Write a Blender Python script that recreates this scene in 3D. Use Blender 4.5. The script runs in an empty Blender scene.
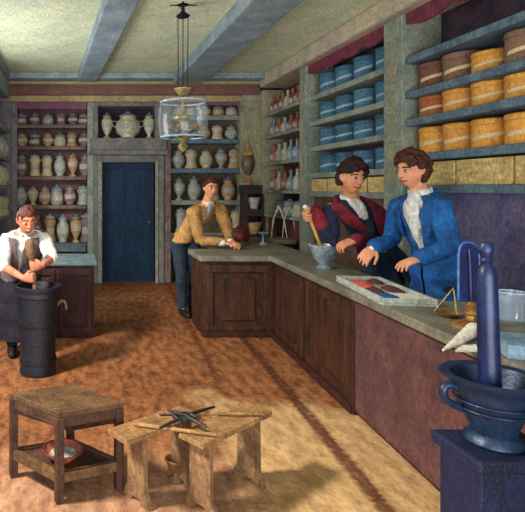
import bpy, math, random
import numpy as np
from mathutils import Vector, Matrix, noise as mnoise
random.seed(7)
SC = bpy.context.scene
COL = SC.collection
PI = math.pi
V = Vector
CAMZ = 1.575

def W(px, py, d):                       # a point at depth d that the picture shows at px, py
    return V(((px - 80) * d / 520, d, CAMZ - (py - 188) * d / 520))

# ------------------------------------------------------------------ materials
def lin(c):
    return tuple(((x / 255) / 12.92 if x / 255 <= .04045 else ((x / 255 + .055) / 1.055) ** 2.4) for x in c) + (1,)

MATS = {}
def mat(name, c1, c2=None, scale=9, rough=.72, bump=.25, metal=0, spec=.3, stretch=(1, 1, 1), rnd=.0, fine=70, c3=None, lo=.32, hi=.68, grain=.32):
    if name in MATS: return MATS[name]
    m = bpy.data.materials.new(name); m.use_nodes = True
    nt = m.node_tree; N = nt.nodes; L = nt.links
    bs = N['Principled BSDF']
    tc = N.new('ShaderNodeTexCoord'); mp = N.new('ShaderNodeMapping'); mp.inputs['Scale'].default_value = stretch
    oi = N.new('ShaderNodeObjectInfo')
    add = N.new('ShaderNodeVectorMath'); add.operation = 'MULTIPLY_ADD'
    cmb = N.new('ShaderNodeCombineXYZ')
    for k in range(3): L.new(oi.outputs['Random'], cmb.inputs[k])
    L.new(cmb.outputs[0], add.inputs[0]); add.inputs[1].default_value = (17, 23, 31)
    L.new(tc.outputs['Object'], add.inputs[2]); L.new(add.outputs[0], mp.inputs['Vector'])
    nz = N.new('ShaderNodeTexNoise'); nz.inputs['Scale'].default_value = scale; nz.inputs['Detail'].default_value = 5
    nz.inputs['Roughness'].default_value = .65
    L.new(mp.outputs[0], nz.inputs['Vector'])
    rp = N.new('ShaderNodeValToRGB'); e = rp.color_ramp.elements
    c2 = c2 or tuple(x * .72 for x in c1)
    e[0].position = lo; e[0].color = lin(c2); e[1].position = hi; e[1].color = lin(c1)
    if c3:
        x = e.new(min(.98, hi + .14)); x.color = lin(c3)
    L.new(nz.outputs['Fac'], rp.inputs['Fac'])
    out = rp.outputs['Color']
    if rnd:
        hs = N.new('ShaderNodeHueSaturation')
        mr = N.new('ShaderNodeMapRange'); mr.inputs['To Min'].default_value = 1 - rnd; mr.inputs['To Max'].default_value = 1 + rnd
        L.new(oi.outputs['Random'], mr.inputs['Value']); L.new(mr.outputs[0], hs.inputs['Value']); L.new(out, hs.inputs['Color'])
        out = hs.outputs['Color']
    if grain:
        n3 = N.new('ShaderNodeTexNoise'); n3.inputs['Scale'].default_value = 55; n3.inputs['Detail'].default_value = 3
        mp3 = N.new('ShaderNodeMapping'); mp3.inputs['Scale'].default_value = (1, 1, .55); L.new(add.outputs[0], mp3.inputs['Vector']); L.new(mp3.outputs[0], n3.inputs['Vector'])
        m3 = N.new('ShaderNodeMapRange'); m3.inputs['From Min'].default_value = .3; m3.inputs['From Max'].default_value = .7
        m3.inputs['To Min'].default_value = 1 - grain; m3.inputs['To Max'].default_value = 1 + grain
        L.new(n3.outputs['Fac'], m3.inputs['Value'])
        h3 = N.new('ShaderNodeHueSaturation'); L.new(m3.outputs[0], h3.inputs['Value']); L.new(out, h3.inputs['Color']); out = h3.outputs['Color']
    L.new(out, bs.inputs['Base Color'])
    bs.inputs['Roughness'].default_value = rough; bs.inputs['Metallic'].default_value = metal
    bs.inputs['Specular IOR Level'].default_value = spec
    if bump:
        n2 = N.new('ShaderNodeTexNoise'); n2.inputs['Scale'].default_value = fine; n2.inputs['Detail'].default_value = 3
        L.new(mp.outputs[0], n2.inputs['Vector'])
        bp = N.new('ShaderNodeBump'); bp.inputs['Strength'].default_value = bump; bp.inputs['Distance'].default_value = .02
        L.new(n2.outputs['Fac'], bp.inputs['Height']); L.new(bp.outputs[0], bs.inputs['Normal'])
    MATS[name] = m
    return m

def glass(name, tint, veil=.12):
    m = bpy.data.materials.new(name); m.use_nodes = True
    nt = m.node_tree; N = nt.nodes; L = nt.links; N.clear()
    o = N.new('ShaderNodeOutputMaterial'); t = N.new('ShaderNodeBsdfTransparent'); g = N.new('ShaderNodeBsdfGlossy'); d = N.new('ShaderNodeBsdfDiffuse')
    fr = N.new('ShaderNodeLayerWeight'); fr.inputs['Blend'].default_value = .12
    t.inputs[0].default_value = (.97, .98, .99, 1); g.inputs['Roughness'].default_value = .15; d.inputs[0].default_value = lin(tint)
    m0 = N.new('ShaderNodeMixShader'); m0.inputs[0].default_value = .35
    L.new(d.outputs[0], m0.inputs[1]); L.new(g.outputs[0], m0.inputs[2])
    mx = N.new('ShaderNodeMixShader'); ad = N.new('ShaderNodeMath'); ad.operation = 'MULTIPLY_ADD'; ad.use_clamp = True
    L.new(fr.outputs['Facing'], ad.inputs[0]); ad.inputs[1].default_value = .35 if veil else .02; ad.inputs[2].default_value = veil
    L.new(ad.outputs[0], mx.inputs[0]); L.new(t.outputs[0], mx.inputs[1]); L.new(m0.outputs[0], mx.inputs[2]); L.new(mx.outputs[0], o.inputs[0])
    return m

# ------------------------------------------------------------------ mesh collecting
class G:
    def __init__(s): s.v = []; s.f = []
    def add(s, vs, fs):
        b = len(s.v); s.v += [tuple(x) for x in vs]; s.f += [tuple(b + i for i in f) for f in fs]
        return s
    def box(s, x0, x1, y0, y1, z0, z1):
        return s.add([(x, y, z) for x in (x0, x1) for y in (y0, y1) for z in (z0, z1)],
                     [(0, 1, 3, 2), (4, 6, 7, 5), (0, 4, 5, 1), (2, 3, 7, 6), (0, 2, 6, 4), (1, 5, 7, 3)])
    def bar(s, a, b, w, h, up=(0, 0, 1)):
        a, b = V(a), V(b); d = (b - a).normalized(); u = V(up)
        if abs(d.dot(u)) > .98: u = V((0, 1, 0))
        x = d.cross(u).normalized(); z = x.cross(d)
        vs = [p + x * (sx * w / 2) + z * (sz * h / 2) for p in (a, b) for sx in (-1, 1) for sz in (-1, 1)]
        return s.add(vs, [(0, 1, 3, 2), (4, 6, 7, 5), (0, 4, 5, 1), (2, 3, 7, 6), (0, 2, 6, 4), (1, 5, 7, 3)])
    def prism(s, pts, z0, z1):           # plan polygon, counter-clockwise
        n = len(pts)
        vs = [(p[0], p[1], z0) for p in pts] + [(p[0], p[1], z1) for p in pts]
        return s.add(vs, [tuple(range(n))[::-1], tuple(range(n, 2 * n))] + [(i, (i + 1) % n, n + (i + 1) % n, n + i) for i in range(n)])
    def extr(s, pts, d):                  # 3-D polygon pushed by vector d
        n = len(pts); d = V(d)
        vs = [V(p) for p in pts] + [V(p) + d for p in pts]
        return s.add(vs, [tuple(range(n))[::-1], tuple(range(n, 2 * n))] + [(i, (i + 1) % n, n + (i + 1) % n, n + i) for i in range(n)])
    def lathe(s, prof, c=(0, 0, 0), n=24, axis=None, closed=False):
        c = V(c); ax = V(axis).normalized() if axis else V((0, 0, 1))
        q = V((0, 0, 1)).rotation_difference(ax)
        vs = []
        for r, z in prof:
            for k in range(n):
                a = 2 * PI * k / n
                vs.append(c + q @ V((r * math.cos(a), r * math.sin(a), z)))
        m = len(prof); fs = []
        for i in range(m - 1):
            for k in range(n):
                k2 = (k + 1) % n
                fs.append((i * n + k, i * n + k2, (i + 1) * n + k2, (i + 1) * n + k))
        if closed:
            for k in range(n):
                k2 = (k + 1) % n
                fs.append(((m - 1) * n + k, (m - 1) * n + k2, k2, k))
        else:
            fs.append(tuple(range(n))[::-1]); fs.append(tuple(range((m - 1) * n, m * n)))
        return s.add(vs, fs)
    def rings(s, rs, cap=True):
        n = len(rs[0]); vs = [p for r in rs for p in r]; fs = []
        for i in range(len(rs) - 1):
            for k in range(n):
                k2 = (k + 1) % n
                fs.append((i * n + k, i * n + k2, (i + 1) * n + k2, (i + 1) * n + k))
        if cap: fs += [tuple(range(n))[::-1], tuple(range((len(rs) - 1) * n, len(rs) * n))]
        return s.add(vs, fs)
    def limb(s, pts, rad, n=12, sub=1, flat=None, round_=True):
        """tapered tube through pts; rounded ends; flat=(vector, ratio) squashes along a vector"""
        P = [V(p) for p in pts]; R = list(rad)
        for _ in range(sub):
            Q = [P[0]]; S = [R[0]]
            for i in range(len(P) - 1):
                p0 = P[max(i - 1, 0)]; p1 = P[i]; p2 = P[i + 1]; p3 = P[min(i + 2, len(P) - 1)]
                Q.append((p1 + p2) * .5625 - (p0 + p3) * .0625); S.append((R[i] + R[i + 1]) / 2)
                Q.append(p2); S.append(R[i + 1])
            P, R = Q, S
        T = [(P[min(i + 1, len(P) - 1)] - P[max(i - 1, 0)]).normalized() for i in range(len(P))]
        if round_:
            PP, RR, TT = [], [], []
            for k in (75, 50, 25):
                a = math.radians(k); PP.append(P[0] - T[0] * R[0] * math.sin(a) * .9); RR.append(R[0] * math.cos(a)); TT.append(T[0])
            PP += P; RR += R; TT += T
            for k in (25, 50, 75):
                a = math.radians(k); PP.append(P[-1] + T[-1] * R[-1] * math.sin(a) * .9); RR.append(R[-1] * math.cos(a)); TT.append(T[-1])
            P, R, T = PP, RR, TT
        u = T[0].orthogonal().normalized(); rs = []
        for p, r, t in zip(P, R, T):
            u = (u - t * u.dot(t)).normalized(); w = t.cross(u)
            ring = []
            for k in range(n):
                a = 2 * PI * k / n
                o = u * (r * math.cos(a)) + w * (r * math.sin(a))
                if flat:
                    fv = V(flat[0]).normalized(); o = o - fv * (o.dot(fv) * (1 - flat[1]))
                ring.append(p + o)
            rs.append(ring)
        return s.rings(rs)
    def ball(s, c, r, seg=12, rng=8):
        c = V(c); rr = V(r) if hasattr(r, '__len__') else V((r, r, r)); rs = []
        for i in range(1, rng):
            a = PI * i / rng
            rs.append([c + V((rr.x * math.sin(a) * math.cos(2 * PI * k / seg), rr.y * math.sin(a) * math.sin(2 * PI * k / seg), -rr.z * math.cos(a))) for k in range(seg)])
        return s.rings(rs)

def tag(o, label=None, cat=None, group=None, kind=None):
    if label: o['label'] = label
    if cat: o['category'] = cat
    if group: o['group'] = group
    if kind: o['kind'] = kind
    return o
def wloc(o):
    p = V((0, 0, 0))
    while o: p = p + o.location; o = o.parent
    return p
def obj(name, g, m, parent=None, smooth=False, bevel=0, loc=None):
    me = bpy.data.meshes.new(name)
    off = wloc(parent) if parent else (V(loc) if loc else V((0, 0, 0)))
    me.from_pydata([tuple(V(p) - off) for p in g.v], [], g.f)
    o = bpy.data.objects.new(name, me); COL.objects.link(o)
    me.materials.append(m)
    import bmesh
    bm = bmesh.new(); bm.from_mesh(me); bmesh.ops.recalc_face_normals(bm, faces=bm.faces); bm.to_mesh(me); bm.free()
    if parent: o.parent = parent
    elif loc: o.location = loc
    if smooth:
        me.polygons.foreach_set('use_smooth', [True] * len(me.polygons))
        md = o.modifiers.new('es', 'EDGE_SPLIT'); md.split_angle = math.radians(42)
    if bevel:
        b = o.modifiers.new('bev', 'BEVEL'); b.width = bevel; b.segments = 2; b.limit_method = 'ANGLE'
    return o
def thing(name, label, cat, loc=(0, 0, 0), group=None):
    o = bpy.data.objects.new(name, None); COL.objects.link(o); o.location = loc; o.empty_display_size = .05
    return tag(o, label, cat, group)
def struct(name, g, m, **k):
    o = obj(name, g, m, **k); o['kind'] = 'structure'; return o
def copy_tree(o, parent=None):
    c = o.copy(); COL.objects.link(c); c.parent = parent
    for ch in list(o.children): copy_tree(ch, c)
    return c
def recolor(root, part, m):
    for ch in root.children:
        if ch.name.split('.')[0] == part:
            ch.material_slots[0].link = 'OBJECT'; ch.material_slots[0].material = m
ORD = ['first', 'second', 'third', 'fourth', 'fifth', 'sixth', 'seventh', 'eighth']

# ------------------------------------------------------------------ palette
M_ceil = mat('ceiling_plaster', (222, 222, 180), (192, 202, 172), 3.2, .85, .3, fine=40)
M_beam = mat('beam_paint', (154, 168, 168), (114, 128, 138), 4, .8, .3, fine=40)
M_back = mat('shelf_wood_brown', (134, 112, 100), (96, 78, 76), 6, .75, .3)
M_backdk = mat('shelf_back_dark', (120, 86, 78), (78, 56, 62), 5, .85, .3)
M_greenwood = mat('shelf_wood_green', (160, 164, 144), (118, 126, 118), 5, .75, .3)
M_postgrey = mat('post_mauve_grey', (146, 138, 140), (108, 104, 114), 6, .75, .3)
M_greenlt = mat('shelf_wood_pale', (176, 168, 130), (132, 130, 108), 5, .75, .3)
M_shelfblue = mat('shelf_wood_blue', (112, 134, 142), (72, 92, 106), 7, .7, .3)
M_olive = mat('shelf_back_olive', (108, 92, 66), (68, 62, 56), 4, .85, .3)
M_purple = mat('panel_purple', (120, 106, 130), (82, 82, 118), 5, .85, .35)
M_purpledk = mat('shelf_back_purple', (88, 66, 68), (50, 42, 58), 5, .85, .35)
M_redback = mat('shelf_back_red', (112, 62, 48), (70, 44, 46), 6, .85, .3)
M_redband = mat('cornice_red', (138, 98, 84), (110, 82, 80), 5, .8, .3)
M_tan = mat('cornice_tan', (196, 172, 116), (160, 138, 104), 5, .8, .3)
M_valance = mat('valance_cloth', (136, 58, 68), (92, 48, 66), 8, .9, .3)
M_valpink = mat('valance_mauve', (150, 92, 116), (112, 76, 102), 8, .9, .3)
M_door = mat('door_blue', (18, 56, 84), (8, 32, 56), 5, .6, .3, stretch=(3, 3, .6))
M_frame = mat('door_frame', (138, 134, 122), (100, 98, 98), 7, .75, .3)
M_wall = mat('wall_plaster', (150, 128, 104), (112, 96, 86), 3, .85, .3)
M_cream = mat('jar_cream', (224, 206, 160), (168, 146, 112), 26, .45, .15, rnd=.12, spec=.5)
M_tanjar = mat('jar_tan', (206, 166, 108), (142, 102, 74), 26, .45, .15, rnd=.14, spec=.5)
M_greyjar = mat('jar_grey', (180, 184, 166), (122, 122, 116), 26, .45, .15, rnd=.12, spec=.5)
M_mauvejar = mat('jar_mauve', (146, 116, 112), (98, 76, 82), 26, .5, .15, rnd=.15, spec=.5)
M_lab = mat('jar_label', (120, 126, 130), (214, 206, 176), 60, .6, .1, lo=.42, hi=.55)
M_lid = mat('jar_lid', (206, 190, 148), (140, 122, 98), 30, .5, .15, rnd=.12)
M_lidblue = mat('jar_lid_blue', (150, 166, 170), (98, 108, 116), 30, .5, .15, rnd=.12)
M_blue = mat('canister_blue', (84, 130, 148), (34, 72, 96), 8, .6, .25, rnd=.22)
M_bluelab = mat('canister_strip', (186, 208, 212), (96, 138, 158), 22, .6, .2)
M_yel = mat('drum_ochre', (240, 178, 80), (196, 122, 46), 6, .6, .25, rnd=.08)
M_org = mat('drum_rust', (206, 122, 66), (140, 74, 48), 10, .65, .25, rnd=.1)
M_brn = mat('drum_brown', (138, 92, 66), (92, 60, 54), 10, .7, .25, rnd=.1)
M_dim = mat('drum_dim', (154, 118, 84), (106, 82, 78), 10, .7, .25, rnd=.1)
M_yelab = mat('drum_label', (226, 222, 186), (200, 160, 90), 22, .6, .2)
M_drawer = mat('drawer_cream', (232, 206, 138), (190, 152, 84), 7, .65, .25, stretch=(1, 1, 5))
M_counter = mat('counter_wood', (78, 42, 20), (30, 16, 10), 7, .6, .35, stretch=(1.6, 1.6, .5), c3=(116, 66, 30))
M_counterred = mat('counter_wood_red', (98, 62, 56), (68, 42, 46), 6, .65, .35)
M_counterdk = mat('counter_trim', (66, 32, 18), (34, 16, 14), 8, .6, .3)
M_top = mat('counter_top', (132, 128, 106), (92, 84, 72), 5, .5, .3, c3=(168, 166, 146), stretch=(1, .6, 1))
M_topblue = mat('side_counter_top', (104, 124, 124), (70, 82, 88), 6, .55, .3)
M_cabdk = mat('side_counter_wood', (70, 30, 22), (26, 15, 20), 9, .65, .35, c3=(110, 52, 34))
M_wood = mat('table_wood', (102, 72, 40), (56, 36, 22), 9, .65, .35, c3=(150, 116, 62))
M_wooddk = mat('table_wood_dark', (78, 50, 32), (42, 26, 20), 9, .7, .35)
M_bench = mat('bench_wood', (152, 112, 66), (100, 70, 46), 9, .65, .35, c3=(196, 154, 94))
M_bleg = mat('bench_leg_wood', (134, 100, 66), (90, 64, 46), 8, .7, .35)
M_iron = mat('dark_iron', (48, 44, 44), (24, 22, 26), 12, .5, .3, metal=.4, spec=.5)
M_bronze = mat('mortar_bronze', (22, 50, 76), (8, 18, 46), 7, .42, .1, metal=.2, spec=.5, c3=(50, 88, 100))
M_pestle = mat('pestle_blue', (16, 36, 80), (8, 14, 46), 8, .40, .06, metal=.1, spec=.5)
M_pedestal = mat('pedestal_slate', (22, 28, 60), (12, 14, 36), 6, .65, .35)
M_barrel = mat('barrel_dark', (22, 25, 38), (10, 11, 20), 8, .55, .3, spec=.5)
M_brass = mat('brass', (186, 140, 70), (120, 76, 40), 14, .4, .2, metal=.5, spec=.5)
M_brasspale = mat('pale_brass', (206, 190, 120), (120, 112, 80), 14, .4, .2, metal=.4, spec=.5)
M_skin = mat('skin', (226, 162, 122), (196, 124, 90), 14, .6, .08, spec=.3, grain=.1)
M_skinred = mat('skin_ruddy', (206, 132, 98), (168, 94, 70), 14, .6, .08, spec=.3, grain=.1)
M_lip = mat('lip', (176, 84, 72), (150, 70, 62), 20, .5, 0)
M_eye = mat('eye_dark', (34, 22, 20), (26, 18, 16), 20, .3, 0)
M_eyew = mat('eye_white', (206, 190, 172), (190, 170, 150), 20, .4, 0)
M_hairbrown = mat('hair_brown', (84, 44, 26), (36, 18, 14), 30, .6, .5)
M_hairdk = mat('hair_dark', (58, 30, 24), (22, 12, 14), 30, .6, .5)
M_hairred = mat('hair_auburn', (104, 54, 40), (58, 30, 30), 30, .6, .5)
M_coatblue = mat('coat_blue', (26, 98, 160), (14, 50, 104), 6, .8, .35, c3=(60, 140, 196))
M_coatnavy = mat('coat_navy', (34, 46, 72), (18, 22, 38), 7, .8, .35)
M_coatred = mat('coat_red', (140, 34, 48), (74, 20, 36), 9, .8, .35, c3=(190, 80, 82))
M_white = mat('linen_white', (222, 220, 204), (176, 178, 176), 12, .85, .3)
M_shirttan = mat('jacket_tan', (186, 142, 78), (128, 90, 52), 7, .85, .35, c3=(214, 178, 108))
M_trouser = mat('trousers_dark', (40, 54, 68), (24, 28, 38), 6, .85, .35)
M_vest = mat('vest_grey', (112, 92, 90), (74, 60, 70), 8, .85, .35)
M_apron = mat('apron_dark', (34, 29, 38), (18, 16, 25), 6, .85, .35)
M_cravat = mat('cravat_blue', (150, 186, 190), (92, 128, 140), 14, .85, .3)
M_shoe = mat('shoe_black', (34, 28, 30), (20, 16, 18), 10, .5, .2)
M_traycl = mat('tray_grey', (178, 182, 164), (134, 142, 134), 9, .55, .25)
M_paper = mat('paper_white', (232, 224, 204), (196, 188, 172), 10, .8, .25)
M_vermil = mat('pigment_red', (206, 92, 70), (176, 66, 52), 16, .8, .3)
M_maroon = mat('pigment_maroon', (98, 50, 50), (64, 34, 42), 16, .8, .3)
M_pblue = mat('pigment_blue', (36, 90, 150), (24, 62, 116), 16, .8, .3)
M_pewter = mat('mortar_pewter', (166, 178, 184), (104, 116, 130), 10, .35, .15, metal=.3, spec=.6)
M_rod = mat('pestle_wood', (226, 186, 106), (180, 134, 70), 12, .55, .2)
M_redpot = mat('red_glaze', (118, 40, 34), (76, 28, 30), 14, .45, .2, spec=.5)
M_copper = mat('bowl_rim', (190, 104, 76), (130, 64, 54), 14, .45, .2, spec=.5)
M_vase = mat('vase_gold', (188, 146, 80), (108, 78, 50), 14, .4, .2, spec=.5)
M_vasedk = mat('vase_brown', (112, 86, 64), (70, 56, 52), 14, .4, .2, spec=.5)
M_bottles = [mat('bottle_amber', (184, 120, 72), (110, 64, 48), 20, .3, .1, spec=.6, rnd=.2),
             mat('bottle_pale', (210, 208, 184), (146, 138, 120), 20, .3, .1, spec=.6, rnd=.15),
             mat('bottle_rose', (176, 104, 92), (112, 66, 64), 20, .3, .1, spec=.6, rnd=.2),
             mat('bottle_bluegrey', (142, 170, 180), (84, 100, 116), 20, .3, .1, spec=.6, rnd=.15)]
M_cork = mat('stopper', (150, 116, 78), (100, 72, 50), 30, .7, .2)
M_lampglass = glass('lamp_glass', (226, 236, 232), .05)
M_winglass = glass('window_glass', (250, 250, 246), 0)
M_rimglass = mat('glass_rim', (206, 226, 236), (140, 176, 196), 12, .25, .1, spec=.8)
M_jarglass = glass('beaker_glass', (196, 214, 236), .2)
M_curt = mat('candle_wax', (226, 214, 170), (196, 180, 140), 14, .6, .1)

def floor_material():
    m = bpy.data.materials.new('floor_boards'); m.use_nodes = True
    nt = m.node_tree; N = nt.nodes; L = nt.links; bs = N['Principled BSDF']
    tc = N.new('ShaderNodeTexCoord'); sep = N.new('ShaderNodeSeparateXYZ'); L.new(tc.outputs['Object'], sep.inputs[0])
    def math_(op, a, b=None, c=None):
        n = N.new('ShaderNodeMath'); n.operation = op
        for k, x in enumerate((a, b, c)):
            if x is None: continue
            if isinstance(x, (int, float)): n.inputs[k].default_value = x
            else: L.new(x, n.inputs[k])
        return n.outputs[0]
    def mix(f, a, b):
        n = N.new('ShaderNodeMix'); n.data_type = 'RGBA'
        if isinstance(f, float): n.inputs[0].default_value = f
        else: L.new(f, n.inputs[0])
        for k, x in ((6, a), (7, b)):
            if isinstance(x, tuple): n.inputs[k].default_value = x
            else: L.new(x, n.inputs[k])
        return n.outputs[2]
    def nzz(s, st=(1, 1, 1), det=5):
        mp = N.new('ShaderNodeMapping'); mp.inputs['Scale'].default_value = st; L.new(tc.outputs['Object'], mp.inputs[0])
        n = N.new('ShaderNodeTexNoise'); n.inputs['Scale'].default_value = s; n.inputs['Detail'].default_value = det
        L.new(mp.outputs[0], n.inputs['Vector']); return n.outputs['Fac']
    def ramp(f, a, b):
        n = N.new('ShaderNodeMapRange'); n.inputs['From Min'].default_value = a; n.inputs['From Max'].default_value = b
        L.new(f, n.inputs['Value']); return n.outputs[0]
    X, Y = sep.outputs['X'], sep.outputs['Y']
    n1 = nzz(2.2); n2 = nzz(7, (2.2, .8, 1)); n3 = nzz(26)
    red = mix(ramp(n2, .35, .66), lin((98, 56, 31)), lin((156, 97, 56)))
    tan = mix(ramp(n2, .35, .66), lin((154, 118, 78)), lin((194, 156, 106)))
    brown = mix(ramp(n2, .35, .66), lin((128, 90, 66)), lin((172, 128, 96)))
    # tan towards the near right; red-brown at the back, browner at the near left
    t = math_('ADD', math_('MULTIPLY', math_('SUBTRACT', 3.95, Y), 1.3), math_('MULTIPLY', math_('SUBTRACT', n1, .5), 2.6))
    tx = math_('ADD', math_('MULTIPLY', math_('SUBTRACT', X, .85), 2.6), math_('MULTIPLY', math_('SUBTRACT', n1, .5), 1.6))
    tan_zone = ramp(math_('MINIMUM', t, tx), -.15, .35)
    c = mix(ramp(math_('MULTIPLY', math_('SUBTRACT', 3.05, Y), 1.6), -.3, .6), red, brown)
    c = mix(tan_zone, c, tan)
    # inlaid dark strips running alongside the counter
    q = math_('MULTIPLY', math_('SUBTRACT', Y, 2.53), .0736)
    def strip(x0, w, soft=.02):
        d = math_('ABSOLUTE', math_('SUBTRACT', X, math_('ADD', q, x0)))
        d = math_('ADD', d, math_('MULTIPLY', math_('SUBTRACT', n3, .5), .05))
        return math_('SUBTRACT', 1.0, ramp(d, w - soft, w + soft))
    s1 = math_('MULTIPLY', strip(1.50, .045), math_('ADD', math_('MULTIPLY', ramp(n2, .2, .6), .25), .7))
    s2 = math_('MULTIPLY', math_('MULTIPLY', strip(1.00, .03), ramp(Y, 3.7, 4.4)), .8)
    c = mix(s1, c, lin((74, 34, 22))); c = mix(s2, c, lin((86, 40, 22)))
    n4 = nzz(60, (1, .4, 1), 3)
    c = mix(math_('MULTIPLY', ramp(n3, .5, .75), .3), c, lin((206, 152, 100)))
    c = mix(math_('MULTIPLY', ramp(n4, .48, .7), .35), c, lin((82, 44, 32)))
    L.new(c, bs.inputs['Base Color']); bs.inputs['Roughness'].default_value = .62; bs.inputs['Specular IOR Level'].default_value = .25
    bp = N.new('ShaderNodeBump'); bp.inputs['Strength'].default_value = .3; bp.inputs['Distance'].default_value = .02
    L.new(n3, bp.inputs['Height']); L.new(bp.outputs[0], bs.inputs['Normal'])
    return m

# ------------------------------------------------------------------ the room
H = 3.37; YB = 8.62; XR = 3.0; XL = -1.13
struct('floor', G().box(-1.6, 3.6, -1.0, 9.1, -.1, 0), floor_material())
struct('ceiling', G().box(-1.6, 3.6, -1.0, 9.1, H, H + .1), M_ceil)
struct('wall_back', G().box(-1.6, 3.6, 8.95, 9.1, 0, H), M_wall)
struct('wall_right', G().box(3.34, 3.6, -1.0, 8.95, 0, H), M_purple)
wy0, wy1, wz0, wz1 = 1.3, 4.3, .95, 3.0
vy0, vy1 = 4.85, 6.65  # second opening, unseen, added so that fill light reaches the back
wl = G()
wl.box(-1.6, -1.42, -1.0, wy0, 0, H); wl.box(-1.6, -1.42, wy1, vy0, 0, H); wl.box(-1.6, -1.42, vy1, 8.95, 0, H); wl.box(-1.6, -1.42, vy0, vy1, 0, wz0); wl.box(-1.6, -1.42, vy0, vy1, wz1, H)
wl.box(-1.6, -1.42, wy0, wy1, 0, wz0); wl.box(-1.6, -1.42, wy0, wy1, wz1, H)
struct('wall_left', wl, M_wall)
for k, (a, b) in enumerate(((wy0, wy1), (vy0, vy1))):
    win = struct(f'window_{k + 1}', G().box(-1.52, -1.505, a, b, wz0, wz1), M_winglass)
    fr = G()
    for y in (a, b - .06): fr.box(-1.55, -1.45, y, y + .06, wz0, wz1)
    for z in (wz0, wz1 - .06): fr.box(-1.55, -1.45, a, b, z, z + .06)
    fr.box(-1.54, -1.47, (a + b) / 2 - .02, (a + b) / 2 + .02, wz0, wz1)
    obj('window_frame', fr, M_frame, win)
# ceiling beams, slightly out of square with the walls
def beam(name, xa, ya, xb, yb, w, drop):
    d = V((xb - xa, yb - ya, 0)).normalized(); n = V((d.y, -d.x, 0)) * (w / 2)
    a, b = V((xa, ya, 0)), V((xb, yb, 0))
    struct(name, G().prism([a - n, a + n, b + n, b - n], H - drop, H), M_beam, bevel=.015)
beam('trim_1', .11, 8.2, .66, 1.0, .30, .13)
beam('trim_2', 1.70, 8.2, 1.78, 1.0, .46, .15)
struct('trim_3', G().box(-1.42, 3.34, 8.02, 8.3, H - .1, H), M_beam, bevel=.02)
struct('trim_4', G().box(-1.42, -1.08, 1, 8.02, H - .1, H), M_beam, bevel=.02)
struct('trim_5', G().box(-1.42, 2.9, 8.3, 8.95, H - .13, H), M_tan, bevel=.01)
struct('trim_6', G().box(-1.42, 2.95, 8.5, 8.95, 3.10, H - .13), M_redband, bevel=.01)
struct('trim_7', G().box(-1.42, 2.95, 8.56, 8.95, 3.00, 3.10), M_tan, bevel=.01)
struct('trim_8', G().box(2.86, 3.34, 1.0, 8.3, 3.17, H), mat('cornice_right', (204, 188, 150), (164, 148, 136), 5, .8, .3), bevel=.03)
struct('trim_9', G().box(-1.42, -1.12, 7.0, 8.3, 3.0, H - .1), M_beam, bevel=.02)

def bx(px, d=YB): return (px - 80) * d / 520
# ------------------------------------------------------------------ back shelving, left of the door
u = thing('shelving_unit', 'brown built-in shelving of five jar rows left of the blue door', 'shelves', (bx(52), YB, 0))
x0, x1 = bx(13), bx(90)
obj('back_panel', G().box(x0, x1, 8.9, 8.94, 0, 3.0), M_backdk, u)
for px in (13.5, 91): obj('upright', G().box(bx(px) - .06, bx(px) + .06, YB, 8.9, 0, 3.0), M_greenwood if px > 50 else M_postgrey, u, bevel=.01)
for z in (2.63, 2.27, 1.77, 1.29): obj('shelf', G().box(x0 + .06, x1 - .06, YB + .01, 8.9, z - .06, z), M_back, u, bevel=.008)
obj('shelf', G().box(x0 + .06, x1 - .06, YB - .03, 8.9, .52, .66), M_topblue, u, bevel=.01)
obj('valance', G().box(x0 + .06, x1 - .06, YB + .02, YB + .05, 2.89, 3.0), M_valpink, u)
# ------------------------------------------------------------------ shelving along the left wall
u = thing('shelving_unit', 'narrow blue-grey shelving seen edge-on at the far left wall', 'shelves', (-1.27, 7.8, 0))
obj('back_panel', G().box(-1.42, -1.4, 6.95, 8.6, 0, 3.0), M_backdk, u)
for y in (6.95, 8.5): obj('upright', G().box(-1.4, XL, y, y + .1, 0, 3.0), M_postgrey, u, bevel=.01)
for z in (2.5, 2.05, 1.62, 1.15): obj('shelf', G().box(-1.4, XL, 7.05, 8.5, z - .05, z), M_greenwood, u, bevel=.008)
# ------------------------------------------------------------------ door
dr = struct('door_1', G().box(bx(101), bx(156), 8.80, 8.86, 0, 2.02), M_door)
pn = G()
for (a, b, c, d) in ((105, 126, 1.1, 1.9), (131, 152, 1.1, 1.9), (105, 126, .2, .95), (131, 152, .2, .95)):
    pn.box(bx(a), bx(b), 8.785, 8.80, c, d)
obj('door_panel', pn, M_door, dr, bevel=.01)
obj('door_handle', G().ball((bx(150.5), 8.765, 1.0), .024), M_brass, dr, smooth=True)
g = G(); g.box(bx(93), bx(102), YB - .03, 8.9, 0, 2.12); g.box(bx(155), bx(164), YB - .03, 8.9, 0, 2.12)
g.box(bx(102), bx(155), YB - .02, 8.9, 2.0, 2.12)
struct('trim_10', g, M_frame, bevel=.015)
g = G(); g.box(bx(98), bx(102), YB - .05, 8.8, 0, 2.02); g.box(bx(155), bx(158), YB - .05, 8.8, 0, 2.02)
struct('trim_11', g, mat('door_frame_pale', (160, 158, 140), (124, 122, 112), 7, .75, .3), bevel=.01)
u = thing('overdoor_cabinet', 'pale open cabinet with three urns above the blue door', 'cabinet', (bx(128), YB, 2.12))
obj('cornice', G().box(bx(89), bx(167), YB - .1, 8.9, 2.12, 2.2).box(bx(90), bx(166), YB - .06, 8.9, 2.2, 2.40), M_frame, u, bevel=.015)
obj('back_panel', G().box(bx(95), bx(160), 8.87, 8.9, 2.4, 3.0), mat('niche_dark', (62, 50, 58), (40, 34, 48), 6, .85, .3), u)
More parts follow.
